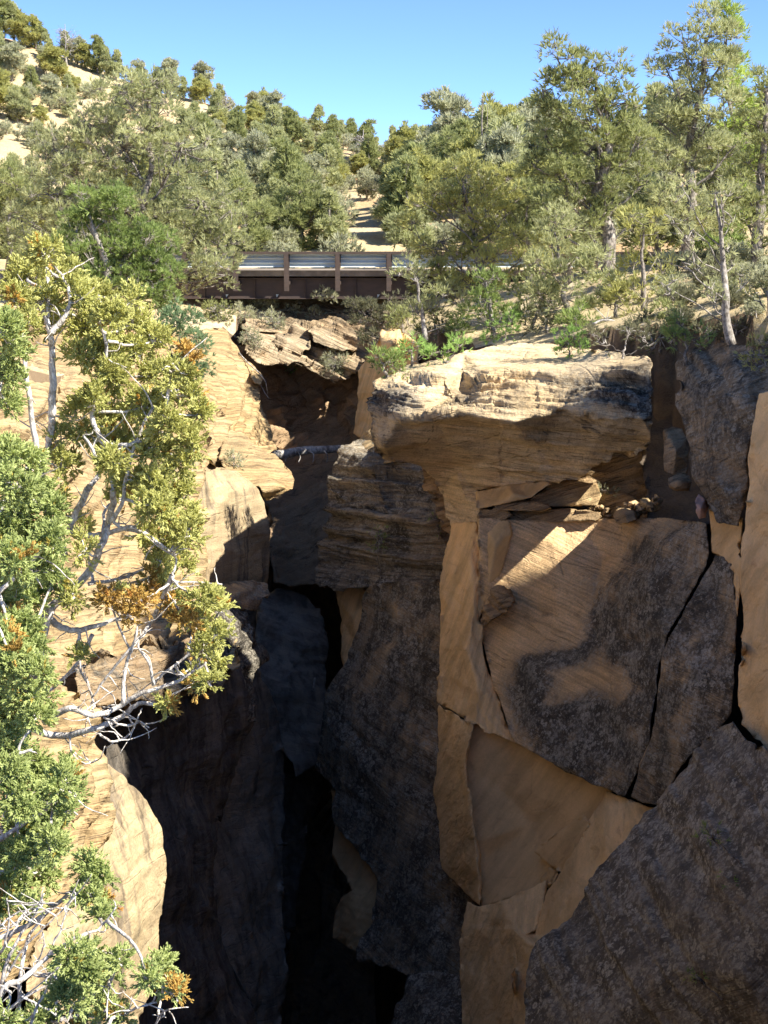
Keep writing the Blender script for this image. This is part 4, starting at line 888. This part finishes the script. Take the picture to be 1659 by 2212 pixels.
for i, (x, y, w_, h_, D, lf, lb) in enumerate([
    (1330,640,55,40,40,'pinyon_pale','bushy low pinyon at the foot of the peeled trunk'),
    (1450,690,45,40,36,'pinyon','low dark pinyon bush left of the half-dead pinyon'),
    (1250,690,45,30,39,'juniper','low juniper bush above the back edge of the cap rock'),
    (1180,690,35,35,41,'dusk','dark brush above the back edge of the cap rock'),
    (1400,700,40,30,36,'dusk','dark brush at the right back of the cap rock'),
    (940,700,40,30,46,'pinyon','low pinyon bush between the rock stump and the dark juniper'),
    (870,690,36,36,50,'pinyon','dense dark pinyon bush above the squat rock stump'),
    (1600,620,40,30,36,'pinyon_pale','low pale bush on the stony right slope')]):
    tree('pinyon_shrub', lb, 'shrub', (x, y + h_ * 1.1), D, [(x, y - h_ * .3, w_ * .7, h_ * .6), (x - w_ * .4, y + h_ * .3, w_ * .6, h_ * .5), (x + w_ * .4, y + h_ * .35, w_ * .6, h_ * .5)], lf, 'dead_bark' if i % 2 else 'pin_bark', seed=130 + i, dens=1.3, clump=.3, tsz=.85, trunk_r=.06, woody=1.5)
tree('pinyon_sapling', 'thin young pinyon under the golden one, at the back edge of the cap rock', 'sapling', (1145,742), 42,
     [(1150,640,45,40),(1135,690,30,25),(1180,610,30,35)], 'pinyon', seed=37, dens=.9, trunk_r=.06)
tree('leafy_shrub', 'fresh light-green shrub at the back edge of the cap rock below the golden pinyon', 'shrub', (1090,750), 41,
     [(1095,700,35,30),(1070,722,25,18)], 'shrub', seed=38, dens=1.4, clump=.25, trunk_r=.03, tsz=.7)
tree('leafy_shrub', 'bright green shrub growing alone on top of the cap rock', 'shrub', (1230,772), 35,
     [(1230,735,30,24),(1212,750,18,15),(1252,748,16,14)], 'shrub', seed=39, dens=2.2, clump=.2, trunk_r=.03, tsz=.6, K=9, ground='hit')
tree('leafy_shrub', 'dark green shrub beside the squat rock stump', 'shrub', (838,815), 47,
     [(835,780,28,28),(850,800,22,18),(815,765,14,18)], 'juniper', seed=40, dens=1.8, clump=.26, trunk_r=.04, tsz=.75, ground='hit')
tree('leafy_shrub', 'fresh green shrub right of the squat rock stump', 'shrub', (890,790), 45,
     [(890,755,28,25),(915,770,20,16)], 'shrub', seed=41, dens=1.7, clump=.26, trunk_r=.04, tsz=.75, ground='hit')
tree('leafy_shrub', 'low fresh green shrub behind the left top of the cap rock', 'shrub', (965,785), 42,
     [(950,762,30,16),(990,748,28,18)], 'shrub', seed=42, dens=1.7, clump=.26, trunk_r=.04, tsz=.75, ground='hit')
tree('leafy_shrub', 'dark bushy oak shrub hanging below the right part of the bridge', 'shrub', (815,745), 52,
     [(790,680,38,28),(835,690,32,35),(800,720,28,24),(860,665,32,24),(760,665,24,14)], 'dusk', seed=43, dens=1.6, clump=.32, trunk_r=.07, tsz=.8)
tree('leafy_shrub', 'dark green shrub in the gap beside the rock tower', 'shrub', (1480,790), 31,
     [(1480,715,35,35),(1450,745,24,24),(1505,735,24,24)], 'juniper', seed=44, dens=1.3, clump=.26, trunk_r=.04, tsz=.7, ground='hit')
for i, (x, y, w_, h_, lb) in enumerate([(1425,728,34,34,'dark thorny brush leaning over the head of the dark gap'),(1462,700,30,30,'dark brush above the rock tower, left of its top'),(1375,712,34,24,'dark brush behind the right top of the cap rock'),
    (1530,712,34,24,'dark scrub on top of the rock tower'),(1290,722,26,18,'dark brush right of the bright green shrub'),(1590,706,26,18,'scrub at the back of the rock tower near the right edge')]):
    tree('dead_brush', lb, 'brush', (x, y + h_), 34, [(x, y, w_, h_), (x + w_ * .4, y + h_ * .4, w_ * .7, h_ * .6), (x - w_ * .4, y + h_ * .3, w_ * .6, h_ * .6)], 'dusk', 'dead_bark', 150 + i, dens=1.3, sparse=.3, clump=.26, trunk_r=.03, tsz=.65, woody=1.6, ground='hit')
tree('dead_brush', 'tangle of dark dead brush on the back right of the cap rock', 'brush', (1345,775), 33.5,
     [(1310,735,32,20),(1355,730,36,22),(1395,745,22,16)], 'dusk', 'dead_bark', 45, dens=1.1, sparse=.55, clump=.26, trunk_r=.03, tsz=.6, woody=1.6, ground='hit')
tree('pinyon_shrub', 'pale yellow-green pinyon branch growing out over the rock tower at the right edge', 'shrub', (1670,820), 25.5,
     [(1625,765,32,24),(1650,740,26,18),(1655,790,28,20),(1640,645,16,16),(1660,620,14,18)], 'pinyon_gold', 'dead_bark', 46, dens=1.7, clump=.2, trunk_r=.04, tsz=.55, ground='hit', woody=1.2)
for i, (x, y, w_, h_, D, lf, lb) in enumerate([
    (588,700,26,24,56,'sage','round sagebrush at the left below the bridge girder'),(545,735,24,22,53,'sage','sagebrush at the left lip of the dark hollow'),
    (632,668,13,15,60,'sage','small grey sagebrush in the middle of the bare patch under the bridge'),(680,682,18,14,59,'sage','dry pale sagebrush right of the middle under the bridge'),
    (728,790,36,32,53.5,'sage','big sagebrush on the rim straight above the dark hollow'),(631,797,15,9,53.4,'shrub','tiny bright green plant on the lip of the dark hollow'),
    (520,690,30,26,52,'sage','sagebrush at the foot of the sunny slope, left of the bridge'),(470,680,32,30,50,'pinyon','low green bush under the left end of the bridge'),
    (700,640,24,12,61,'sage','low sagebrush right against the bottom of the girder'),(570,660,28,20,60,'sage','grey sagebrush close under the girder at the left'),
    (505,1000,16,22,40.5,'sage','wispy grey plant growing beside the wedge-shaped boulder'),(1310,1062,16,14,31.6,'sage','small weed in the rubble under the cap rock')]):
    tree('sagebrush', lb, 'bush', (x, y + h_ * .35), D, [(x, y - h_ * .2, w_, h_), (x + w_ * .4, y + h_ * .3, w_ * .6, h_ * .6)], lf, 'dead_bark', 60 + i, dens=2.6, clump=.22, trunk_r=.02, tsz=.6, sparse=.0, ground='hit', K=7)
for i, (x, y, w_, h_, D, bx, by, lf, lb) in enumerate([
    (815,1170,26,44,38.0,822,1250,'juniper','dim green plant hanging on the face of the dark layered block'),
    (945,1130,18,26,36.8,948,1165,'juniper','faint green plant on the layered block next to the pillar'),
    (1540,1808,30,22,20.6,1600,1865,'juniper','upper small shrub rooted in the big lower right slab'),
    (1574,1905,18,22,20.2,1590,1890,'shrub','light green sprig below the upper shrub on the big slab'),
    (1500,2105,22,16,19.4,1560,2160,'juniper','small left shrub near the bottom of the big slab'),
    (1625,2150,34,34,18.3,1600,2212,'juniper','larger dark shrub at the bottom right corner of the big slab')]):
    tree('cliff_plant', lb, 'plant', (bx, by), D, [(x, y, w_, h_), (x + 8, y + 8, w_ * .6, h_ * .6)], lf, 'pin_bark', 80 + i, dens=1.3, clump=.16, trunk_r=.015, tsz=.45, sparse=.35, ground='hit')

# far pinyons, junipers, dead trees and brush: built once, copied
def proto(kind, seed):
    rs = np.random.RandomState(seed); L = []
    if kind == 'pinyon':
        h = 4.0
        for k in range(7):
            t = k / 6; r = ([1.35, 1.0, 1.5, 1.15, 1.3][seed % 5] * math.sin(math.pi * ([.22, .4, .15, .3, .1][seed % 5] + .62 * t))) * rs.uniform(.7, 1.1); a = rs.uniform(0, 6.28); o = r * .5
            L.append(((o * math.cos(a), o * math.sin(a), .7 + t * (h - 1.1)), (r * .75, r * .75, .55)))
        return grow(L, None, seed, dens=1.1, clump=.42, trunk_r=.13, K=6, tsz=1.7, sparse=.3, W=.035)
    if kind == 'dead':
        Wd = Buf(); rn = random.Random(seed); z = np.array([0, 0, 0.])
        curve_tube(Wd, [(0, 0, 0), (.1, 0, 1.0), (-.05, .1, 2.2), (.1, 0, 3.6)], .12, .02, 6, .03, rn)
        for k in range(16):
            t = rs.uniform(.25, .95); a = rs.uniform(0, 6.28); l = (1.3 - t) * rs.uniform(.8, 1.5)
            p0 = np.array([0, 0, 3.4 * t]); p1 = p0 + np.array([math.cos(a) * l, math.sin(a) * l, l * .5]); pm = (p0 + p1) / 2 + rs.normal(0, .1, 3)
            curve_tube(Wd, [p0, pm, p1], .05, .008, 4, .03, rn)
            for j in range(3): curve_tube(Wd, [pm, pm + (p1 - pm) * .6 + rs.normal(0, .2, 3), p1 + rs.normal(0, .35, 3)], .02, .005, 3, .01, rn)
        return Wd, None
    r = 1.0
    for k in range(4):
        a = rs.uniform(0, 6.28); L.append(((.45 * math.cos(a), .45 * math.sin(a), .5 + .25 * rs.rand()), (.5, .5, .38)))
    return grow(L, None, seed, dens=1.1, clump=.3, trunk_r=.04, K=6, tsz=1.2, sparse=.35, W=.03)
PR = []
for i in range(5):
    for lf in (['pinyon', 'pinyon_pale', 'pinyon_gold', 'pinyon_pale', 'sage'][i],):
        Wd, Cr = proto('pinyon', 200 + i); PR.append((Wd.mesh('trunk', M['pin_bark'], True), Cr.mesh('crown', LM[lf])))
PR2 = []
for i in range(3):
    Wd, Cr = proto('bush', 220 + i); PR2.append((Wd.mesh('trunk', M['dead_bark'], True), Cr.mesh('crown', LM[['sage', 'dusk', 'sage'][i]])))
DD = [proto('dead', 230 + i)[0].mesh('dead_tree', M['dead_bark'], True) for i in range(2)]
def put(name, label, cat, group, x, y, s, me, sz=1.0, rz=None, sink=.08):
    e = empty(name, (x, y, hz(x, y) - sink * s), random.uniform(0, 6.28) if rz is None else rz); e.scale = (s, s, s * sz); tag(e, label, cat, group)
    for nm, m_ in zip(('trunk', 'crown'), me): link(nm, m_, e)
    return e
def on_ridge(px, D): a = at(px, 300, D); return float(a[0]), D
# individually placed trees of the skyline and slope (px, D, height m)
SK = [(10,150,4.4),(38,150,3.6),(62,149,3.0),(0,141,4.2),(30,140,3.4),(85,150,2.8),(105,147,2.6),(125,142,3.4),(150,149,2.6),(172,148,2.4),(215,147,2.8),(235,146,2.4),(0,130,3.6),(40,128,3.0),(110,132,3.0),(75,136,2.4),(150,135,2.6),(190,148,2.6),(255,146,2.6),(300,143,2.6),(345,140,2.2),(398,139,1.9),(435,139,2.3),
      (555,128,2.4),(590,127,3.0),(625,122,2.8),(660,121,2.8),(690,118,2.0),(735,114,2.2),(770,112,2.2),(800,110,2.4),(850,108,3.0),(880,106,3.2),(920,104,3.0),
      (965,92,5.0),(990,84,4.0),(1050,80,4.6),(1075,88,4),(1110,76,4.6),(1150,84,4.6),(1180,88,4.5),(1410,90,5)]
for i, (px, D, h) in enumerate(SK):
    x, y = on_ridge(px, D)
    where = 'on the ridge of the bare hill at upper left' if px < 500 else ('on the wooded skyline behind the bridge' if px < 900 else 'on the skyline left of the large pinyon')
    put('pinyon_tree', 'distant small dark pinyon ' + where, 'pinyon tree', 'pinyon trees ' + where, x, y, h / 4.0, PR[i % 5], random.uniform(.9, 1.15))
for (px, D, h, lb) in [(490,131,2.4,'leafless grey tree on the ridge above the left half of the bridge'),(785,112,3.6,'leafless grey tree on the low saddle of the skyline'),(150,146,4.0,'bare dead tree on the hill top among small pinyons')]:
    x, y = on_ridge(px, D); put('dead_tree', lb, 'dead tree', None, x, y, h / 3.6, (DD[0],))
b = Buf(); x, y = on_ridge(1042, 76); z0 = hz(x, y); og = np.array([x, y, z0]); rn = random.Random(4); zt = 5.6
curve_tube(b, [og, og + (.05, 0, zt * .4), og + (-.04, 0, zt * .75), og + (.03, 0, zt)], .10, .012, 6, .01, rn)
curve_tube(b, [og + (.05, 0, zt * .5), og + (.22, .05, zt * .66), og + (.24, 0, zt * .9)], .05, .01, 5, .01, rn)
for k in range(14):
    h_ = zt * rn.uniform(.35, .85); a = rn.uniform(0, 6.28); l = rn.uniform(.15, .5); p0 = og + (0, 0, h_)
    curve_tube(b, [p0, p0 + (math.cos(a) * l * .5, math.sin(a) * l * .5, .02), p0 + (math.cos(a) * l, math.sin(a) * l, .12)], .018, .005, 4, 0, rn)
tag(link('dead_tree', b.mesh('dead_tree', M['pin_bark'], True, origin=og), None, og), 'thin dead snag spire poking into the sky left of the large pinyon', 'dead tree')
rn = random.Random(17); placed = []
def far_enough(x, y, d):
    for a, b_ in placed:
        if (a - x) ** 2 + (b_ - y) ** 2 < d * d: return False
    placed.append((x, y)); return True
cnt = 0; tries = 0
while cnt < 200 and tries < 6000:
    tries += 1
    D = rn.uniform(66, 146); px = rn.uniform(-40, 1680); x = (px - CX) / F * D * 1.01; z = hz(x, D)
    py = HZ - z / D * F
    bare = px < 330 and py < 400
    if bare and rn.random() < .02: continue
    if 725 < px < 850 and py > 400: continue
    if px > 1250 and D > 100: continue
    if not far_enough(x, D, 2.3 if not bare else 3.0): continue
    h = rn.uniform(1.8, 3.6) * (0.62 if bare else 1)
    if D < 78: h = rn.uniform(2.0, 3.6)
    reg = 'on the bare sandy hillside at upper left' if bare else ('on the wooded slope left above the bridge' if px < 560 else ('on the slope straight behind the bridge' if px < 900 else 'on the wooded slope right behind the bridge'))
    put('pinyon_tree', 'distant grey-green pinyon ' + reg, 'pinyon tree', 'pinyon trees ' + reg, x, D, h / 4.0, PR[rn.randrange(5)], rn.uniform(.85, 1.15)); cnt += 1
cnt = 0; tries = 0
while cnt < 240 and tries < 6000:
    tries += 1
    D = rn.uniform(64, 146); px = rn.uniform(-40, 1500); x = (px - CX) / F * D * 1.01
    py = HZ - hz(x, D) / D * F
    if 745 < px < 830 and 440 < py < 535 and rn.random() < .8: continue
    if not far_enough(x, D, 1.1): continue
    reg = 'on the bare sandy hillside at upper left' if px < 330 else 'on the slope behind the bridge'
    put('sagebrush', 'low grey sagebrush clump ' + reg, 'bush', 'sagebrush ' + reg, x, D, rn.uniform(.7, 1.3), PR2[rn.randrange(3)], rn.uniform(.8, 1.2)); cnt += 1
# brush on the near right slope
for i in range(36):
    D = rn.uniform(33, 46); px = rn.uniform(1440, 1665); x = (px - CX) / F * D
    if far_enough(x, D, .8): put('sagebrush', 'low scrubby brush on the stony slope at the right under the pinyons', 'bush', 'brush on the right slope', x, D, rn.uniform(.3, .6), PR2[rn.randrange(3)])
# fallen grey branches on the right slope
for i, (a, b_, c, D) in enumerate([((1560,645),(1600,625),(1625,600),35),((1585,655),(1615,640),(1640,632),34.5),((1280,700),(1310,690),(1350,700),38)]):
    B = Buf(); og = P(*b_, D); curve_tube(B, [P(*a, D), P(*b_, D), P(*c, D)], .035, .012, 6, .02, rn)
    for k in range(3): q = P(*b_, D); curve_tube(B, [q, q + Vector((rn.uniform(-.3,.3), 0, rn.uniform(.05,.3)))], .015, .005, 4, 0, rn)
    tag(link('fallen_branch', B.mesh('fallen_branch', M['log'], True, origin=og), None, og), ['crooked bleached branch lying on the right slope, upper one', 'bleached branch lying on the right slope, lower one', 'pale dead branch in the brush behind the cap rock'][i], 'branch')

for i in range(12):  # trees dressing the added knoll, out of view
    x = rn.uniform(9, 18); y = rn.uniform(16.5, 24)
    put('pinyon_tree', 'small pinyon on the unseen shading knoll added right of the viewpoint', 'pinyon tree', 'pinyons on the added near right knoll', x, y, rn.uniform(.35, .6), PR[rn.randrange(5)])
# ------------------------------------------------------------------ foreground junipers
LM['fj'] = leafmat('yellow_juniper_leaves', (0.38,0.38,0.10), (0.70,0.70,0.26), (0.70,0.45,0.10), .42)  # yellow-green is the foliage's own colour
LM['fg'] = leafmat('green_juniper_leaves', (0.30,0.37,0.11), (0.60,0.67,0.27), (0.60,0.50,0.12), .42)
LM['fo'] = leafmat('dying_juniper_leaves', (0.42,0.28,0.07), (0.74,0.50,0.14), (0.62,0.32,0.08), .35)
M['jwood'] = barkmat('bleached_juniper_wood', (0.30,0.26,0.22), (0.82,0.78,0.71), 24)
def sprig(seed):
    """a juniper branchlet: a bent stem with stubby scale-leaf fingers, metres"""
    rs = np.random.RandomState(seed); B = Buf(); n = 4
    stem = np.cumsum(np.concatenate([[[0, 0, 0]], np.array([[rs.normal(0, .0022), rs.normal(0, .0022), .0085] for _ in range(n)])]), 0)
    B.tube(stem, np.linspace(.0016, .0019, n + 1), 4, .5)
    for k in range(1, n + 1):
        for j in range(2 if k < n else 3):
            a = rs.uniform(0, 6.28); l = rs.uniform(.010, .019) * (1.15 - .1 * k)
            d = np.array([math.cos(a) * .75, math.sin(a) * .75, .75]); p = stem[k]
            q = p + d * l * .6; e = q + (d * .45 + np.array([0, 0, .75])) * l * .55
            B.tube(np.array([p, q, e]), [.0021, .0031, .0015], 3, .5)
    V = np.concatenate(B.V); f4 = np.concatenate(B.F4); f3 = np.concatenate(B.F3)
    f = np.concatenate([f3, f4[:, [0, 1, 2]], f4[:, [0, 2, 3]]])
    return V, f
SPR = [sprig(300 + i) for i in range(7)]
def foliage(clumps, D0, seed, dens=1.0, size=1.0):
    """clumps (cx, cy, rx, ry, tone); returns leaf Bufs by tone, plus twig Buf"""
    rs = np.random.RandomState(seed); out = {'g': Buf(), 'o': Buf()}; tw = Buf(); rn = random.Random(seed); hubs = []
    for c in clumps:
        cx, cy, rx, ry = c[:4]; tone = c[4] if len(c) > 4 else 'g'; D = D0 + rs.uniform(-.35, .35)
        s = D / F; C = at(cx, cy, D); hubs.append(C)
        nk = max(3, int(rx * ry / 175 * dens))
        # sub-clumps: short branch sprays
        for k in range(nk):
            d = rs.normal(size=3); d /= np.linalg.norm(d); rr_ = rs.uniform(.15, 1) ** .5
            p = C + d * rr_ * np.array([rx, (rx + ry) * .5, ry]) * s
            mid = C + (p - C) * .5 + rs.normal(0, .012, 3)
            tw.tube(np.array([C + rs.normal(0, .01, 3), mid, p]), [.0045, .003, .0018], 4, .4)
            n = rs.randint(19, 28); 
            dd = rs.normal(size=(n, 3)) + d * .7 + np.array([.1, -.1, .75]); dd /= np.linalg.norm(dd, axis=1)[:, None]
            t = rs.uniform(-.1, 1, (n, 1)); q = mid + (p - mid) * t + dd * rs.uniform(.0, .035, (n, 1))
            a = np.clip(rs.normal(.5, .16) + rs.normal(0, .16, n), 0, .84); 
            a = np.where(rs.rand(n) < .015, .97, a)
            tt = tone
            if tone == 'g' and rs.rand() < .012: tt = 'o'
            if tone == 'o' and rs.rand() < .35: tt = 'g'
            v, f = SPR[rs.randint(7)]
            out[tt].stamp(v, f, frames(dd) * (rs.uniform(.7, 1.15, (n, 1, 1)) * size), q, a)
    return out, tw, hubs
def bleached(B, pl, D, r, dd=None, rn=random):
    """px polyline -> gnarled branch; r = (r0, r1) px"""
    s = D / F; pts = []
    o = rn.uniform(-.15, .15)
    for i, (x, y) in enumerate(pl): pts.append(P(x, y, D - .04 + o + (dd or 0) * i + rn.uniform(-.05, .05)))
    A = curve_tube(B, pts, r[0] * s, r[1] * s, 7, .2 * r[1] * s + .002, rn, 5)
    return A
def juniper(name, label, cat, root, D, branches, clumps, leaf, seed, dens=1.0, size=1.0, side=True):
    rn = random.Random(seed); W = Buf(); paths = []
    for pl, r in branches: paths.append(bleached(W, pl, D, r, rn=rn))
    fo, tw, hubs = foliage(clumps, D, seed, dens, size)
    allp = np.concatenate(paths)
    for h in hubs:                                   # each spray is carried by the nearest branch
        j = np.argsort(((allp - h) ** 2).sum(1))[rn.randrange(0, 5)]; p0 = allp[j]; L = np.linalg.norm(h - p0)
        if L > .02:
            m = (p0 + h) / 2 + np.array([rn.uniform(-.12, .12) * L for _ in range(3)])
            curve_tube(W, [p0, m, h], min(.011, .005 + L * .012), .004, 5, .004, rn, 4)
    if side:                                         # bare side twigs
        for pth in paths:
            for k in range(max(1, len(pth) // 3)):
                i = rn.randrange(1, len(pth)); d = np.array([rn.uniform(-1, 1), rn.uniform(-.6, .6), rn.uniform(-.7, 1)]) * rn.uniform(.05, .19)
                p = pth[i]; curve_tube(W, [p, p + d * .5 + np.array([rn.uniform(-.02, .02) for _ in range(3)]), p + d], .004, .0012, 4, .003, rn, 3)
    og = P(root[0], root[1], D); e = empty(name, og); tag(e, label, cat)
    for v_, f3_, f4_, a_ in [(np.concatenate(tw.V), np.concatenate(tw.F3), np.concatenate(tw.F4), .4)]: W.add(v_, f3_, f4_, a_)
    W.n and link('trunk', W.mesh('trunk', M['jwood'], True, origin=og), e)
    for k, nm, mt in (('g', 'crown', LM[leaf]), ('o', 'dead_foliage', LM['fo'])):
        if fo[k].n: link(nm, fo[k].mesh(nm, mt, False, origin=og), e)
    return e
BR1 = [([(-60,2380),(0,1900),(50,1600),(80,1470),(85,1400),(100,1330)],(15,11)),
 ([(100,1330),(125,1352),(165,1362),(215,1350),(262,1334)],(9,4)),
 ([(95,1325),(150,1280),(195,1230),(218,1180),(236,1130),(246,1060),(240,1010),(225,960)],(10,6)),
 ([(236,1130),(262,1090),(275,1020),(300,940),(330,880)],(5,3)),
 ([(225,960),(200,900),(210,830),(230,760),(215,700)],(6,3)),
 ([(225,960),(280,960),(340,930),(360,870),(370,800)],(5,3)),
 ([(195,1050),(165,1105),(152,1150),(195,1157),(240,1150),(290,1140),(340,1172),(380,1200)],(8,4)),
 ([(195,1050),(215,1020),(205,980),(180,940)],(6,3)),
 ([(190,1262),(260,1250),(330,1220),(370,1190)],(5,2)),([(215,1275),(270,1262),(320,1250)],(4,2)),([(225,1280),(290,1262),(350,1230)],(3,2)),
 ([(232,1110),(260,1140),(300,1150),(335,1165)],(4,2)),
 ([(90,1010),(72,930),(62,850),(50,740),(45,690)],(7,4)),([(140,1200),(100,1100),(90,1010)],(8,7)),
 ([(112,900),(114,830),(112,760),(108,720),(95,680),(70,650)],(9,4)),([(108,720),(140,685),(152,640),(130,590)],(7,3)),([(100,700),(105,640),(100,580)],(5,3)),([(90,1010),(105,960),(112,900)],(7,8)),
 ([(112,1310),(85,1400),(75,1480),(60,1560)],(8,6)),([(170,1362),(172,1440),(190,1480),(205,1530)],(4,2)),([(200,1370),(170,1430),(120,1480),(95,1500)],(5,3)),
 ([(372,1243),(352,1290),(322,1350),(280,1402),(232,1460),(200,1505)],(6,2)),([(352,1255),(420,1258),(480,1262)],(2.5,1.2)),([(372,1243),(380,1210),(368,1190)],(3,1.5)),
 ([(95,1560),(150,1530),(200,1545),(250,1530),(300,1500),(350,1485),(400,1462),(445,1430)],(8,3)),
 ([(60,1570),(125,1590),(200,1575),(260,1550),(300,1520),(350,1525),(360,1500)],(9,3)),
 ([(225,1550),(250,1562),(280,1567),(300,1560),(322,1572)],(3,1.5)),([(215,1585),(245,1602),(280,1585),(298,1550),(308,1530)],(3,1.5)),
 ([(265,1520),(272,1440),(292,1380),(300,1340)],(5,2)),([(332,1480),(322,1430),(300,1400),(305,1360)],(4,1.5)),([(330,1480),(360,1450),(400,1420),(430,1380)],(4,2)),
 ([(280,1402),(250,1340),(240,1290)],(3,1.5)),([(60,1575),(40,1640),(10,1800)],(9,12)),([(150,1590),(155,1625),(185,1650),(210,1640)],(2.5,1.2))]
CL1 = [(100,548,40,30),(60,600,45,38),(130,600,48,38),(35,650,35,34),(95,650,40,30),(165,640,35,30),(212,645,30,28),(285,652,22,18),(240,690,40,32),(190,700,48,40),(130,700,30,28),(290,700,38,34),(330,740,38,36),(290,770,38,34),(230,760,48,40),(180,770,32,34),(240,810,48,38),(375,800,36,36),(335,810,30,30),(380,850,42,36),(425,900,26,40),(415,960,32,32),(370,910,34,34),(310,880,42,40),(255,890,48,40),(200,870,38,34),(165,900,22,24),(195,940,38,32),(260,960,52,38),(330,970,46,38),(385,1000,34,30),(235,1000,40,28),(125,960,22,24),(130,1010,24,26),(155,1000,22,20),
 (330,1050,48,36),(385,1070,40,36),(290,1040,30,28),(340,1100,46,34),(415,1110,24,28),(405,1160,36,34),(350,1165,42,34),(395,1210,32,28),(345,1215,28,22),(265,1080,28,22),(165,1140,22,22),(180,1190,24,24),(120,1080,22,24),
 (300,1150,24,22),(330,1265,36,30,'o'),(365,1290,28,26,'o'),(300,1300,28,24,'o'),(245,1290,30,22,'o'),(270,1330,24,18,'o'),(385,1320,22,26,'o'),(400,1350,16,20,'o'),(405,780,14,18,'o'),(110,990,14,14,'o'),
 (435,1300,38,26),(470,1325,24,22),(430,1340,30,24),(465,1375,36,22),(440,1410,34,24),(465,1430,22,18),(415,1440,22,20),(430,1475,24,16,'o'),(455,1480,14,12),(365,1518,16,10),(175,1420,22,14),(160,1290,22,20),(60,700,24,24)]
juniper('juniper_tree', 'yellow-green juniper with twisted bleached branches and orange dying sprays in the foreground', 'juniper tree', (-60,2380), 6.6, BR1, CL1, 'fj', 501, 1.25)
BR2 = [([(-120,2300),(-60,1900),(-40,1500),(-30,1200),(-20,900),(-10,760)],(16,5)),([(-40,1500),(10,1440),(50,1400)],(7,3)),([(-35,1300),(20,1260),(80,1200)],(7,3)),([(-50,1700),(10,1640),(70,1620)],(7,3)),([(-60,1850),(20,1800),(110,1740),(150,1700)],(7,3)),([(-30,1150),(20,1080),(50,1040)],(6,3)),([(-60,1900),(20,1880),(80,1840)],(7,3)),([(-70,2050),(60,2000),(150,1930),(210,1890)],(8,3))]
CL2 = [(5,720,34,34),(25,760,26,28),(5,810,36,36),(10,870,28,28),(10,990,40,38),(55,1000,34,34),(30,1050,46,36),(80,1065,38,34),(100,1110,34,34),(50,1110,46,40),(10,1140,40,40),(60,1165,50,36),(105,1170,28,34),(85,1225,48,38),(30,1215,46,40),(110,1260,24,28),(60,1290,48,36),(10,1290,40,36),(40,1345,42,34),(5,1380,40,36),(55,1400,44,32),(20,1440,46,34),(75,1450,34,28),(50,1495,46,34),(90,1500,26,26),(10,1510,40,36),(35,1550,46,30),(80,1545,26,24),
 (10,1600,40,34),(55,1630,36,32),(20,1670,46,34),(80,1680,42,36),(130,1690,36,32),(155,1710,24,30),(150,1665,20,20),(50,1730,48,36),(110,1735,40,32),(20,1790,46,34),(80,1790,44,32),(110,1830,34,28),(50,1850,50,34),(5,1860,40,34),(30,1905,50,32),(90,1890,34,28),(195,1865,26,26),(210,1900,24,26),(190,1930,24,24),(215,1950,18,18),(120,1775,24,22),(60,1960,30,22),(10,1960,36,30),(10,1560,18,16,'o'),(150,1760,16,22,'o'),(30,1420,18,16,'o')]
juniper('juniper_tree', 'dense fresh green juniper growing along the left edge of the foreground', 'juniper tree', (-120,2300), 6.1, BR2, CL2, 'fg', 502, 1.5)
BR3 = [([(-60,2330),(0,2150),(50,2115),(100,2070),(165,2025),(215,2005),(250,1960)],(9,1.5)),([(38,2330),(40,2212),(45,2110),(60,2030),(95,1980),(120,1960)],(7,1.5)),([(0,2130),(30,2045),(75,1975),(95,1930)],(5,1.5)),([(62,2330),(65,2212),(100,2140),(120,2095),(150,2080)],(4,1.5)),
 ([(60,2100),(90,2110),(120,2095),(145,2040)],(3,1.2)),([(0,2060),(30,2010),(50,1975),(85,1950)],(3.5,1.2)),([(20,2100),(50,2050),(110,1990),(160,1940)],(3,1.2)),([(0,2000),(40,1970),(90,1960)],(3,1)),([(100,2070),(130,2010),(150,1950),(170,1900)],(3,1)),([(-20,2212),(60,2150),(120,2120)],(5,2)),([(45,2150),(100,2180),(150,2212)],(3,1)),([(230,2330),(235,2212),(270,2190),(300,2175),(345,2160),(350,2130)],(5,1.5)),([(325,2240),(345,2195),(370,2178),(407,2176)],(3,1.2)),([(230,2200),(235,2140),(255,2080),(262,2050)],(2,1)),([(60,2330),(200,2280),(235,2212)],(7,5)),
 ([(10,2040),(20,1990),(15,1940)],(3,1)),([(75,2090),(95,2040),(85,1990)],(2.5,1))]
CL3 = [(155,2060,34,30),(130,2110,30,28),(180,2100,36,30),(150,2150,44,34),(200,2150,34,28),(100,2190,44,28),(165,2200,44,26),(230,2195,34,22),(60,2210,36,24),(260,2200,20,16),(200,2060,18,18),(15,2070,22,26),(10,2190,24,24),(335,2098,22,14),(318,2110,16,12),(350,2090,14,10),(362,2130,16,14,'o'),(375,2150,18,12,'o'),(345,2130,12,12,'o'),(240,2110,20,18),(215,1985,14,14),(255,2075,14,16)]
juniper('juniper_shrub', 'half-bare juniper of bleached crossing twigs in the bottom left corner', 'juniper shrub', (-60,2330), 5.6, BR3, CL3, 'fg', 503, 1.2)
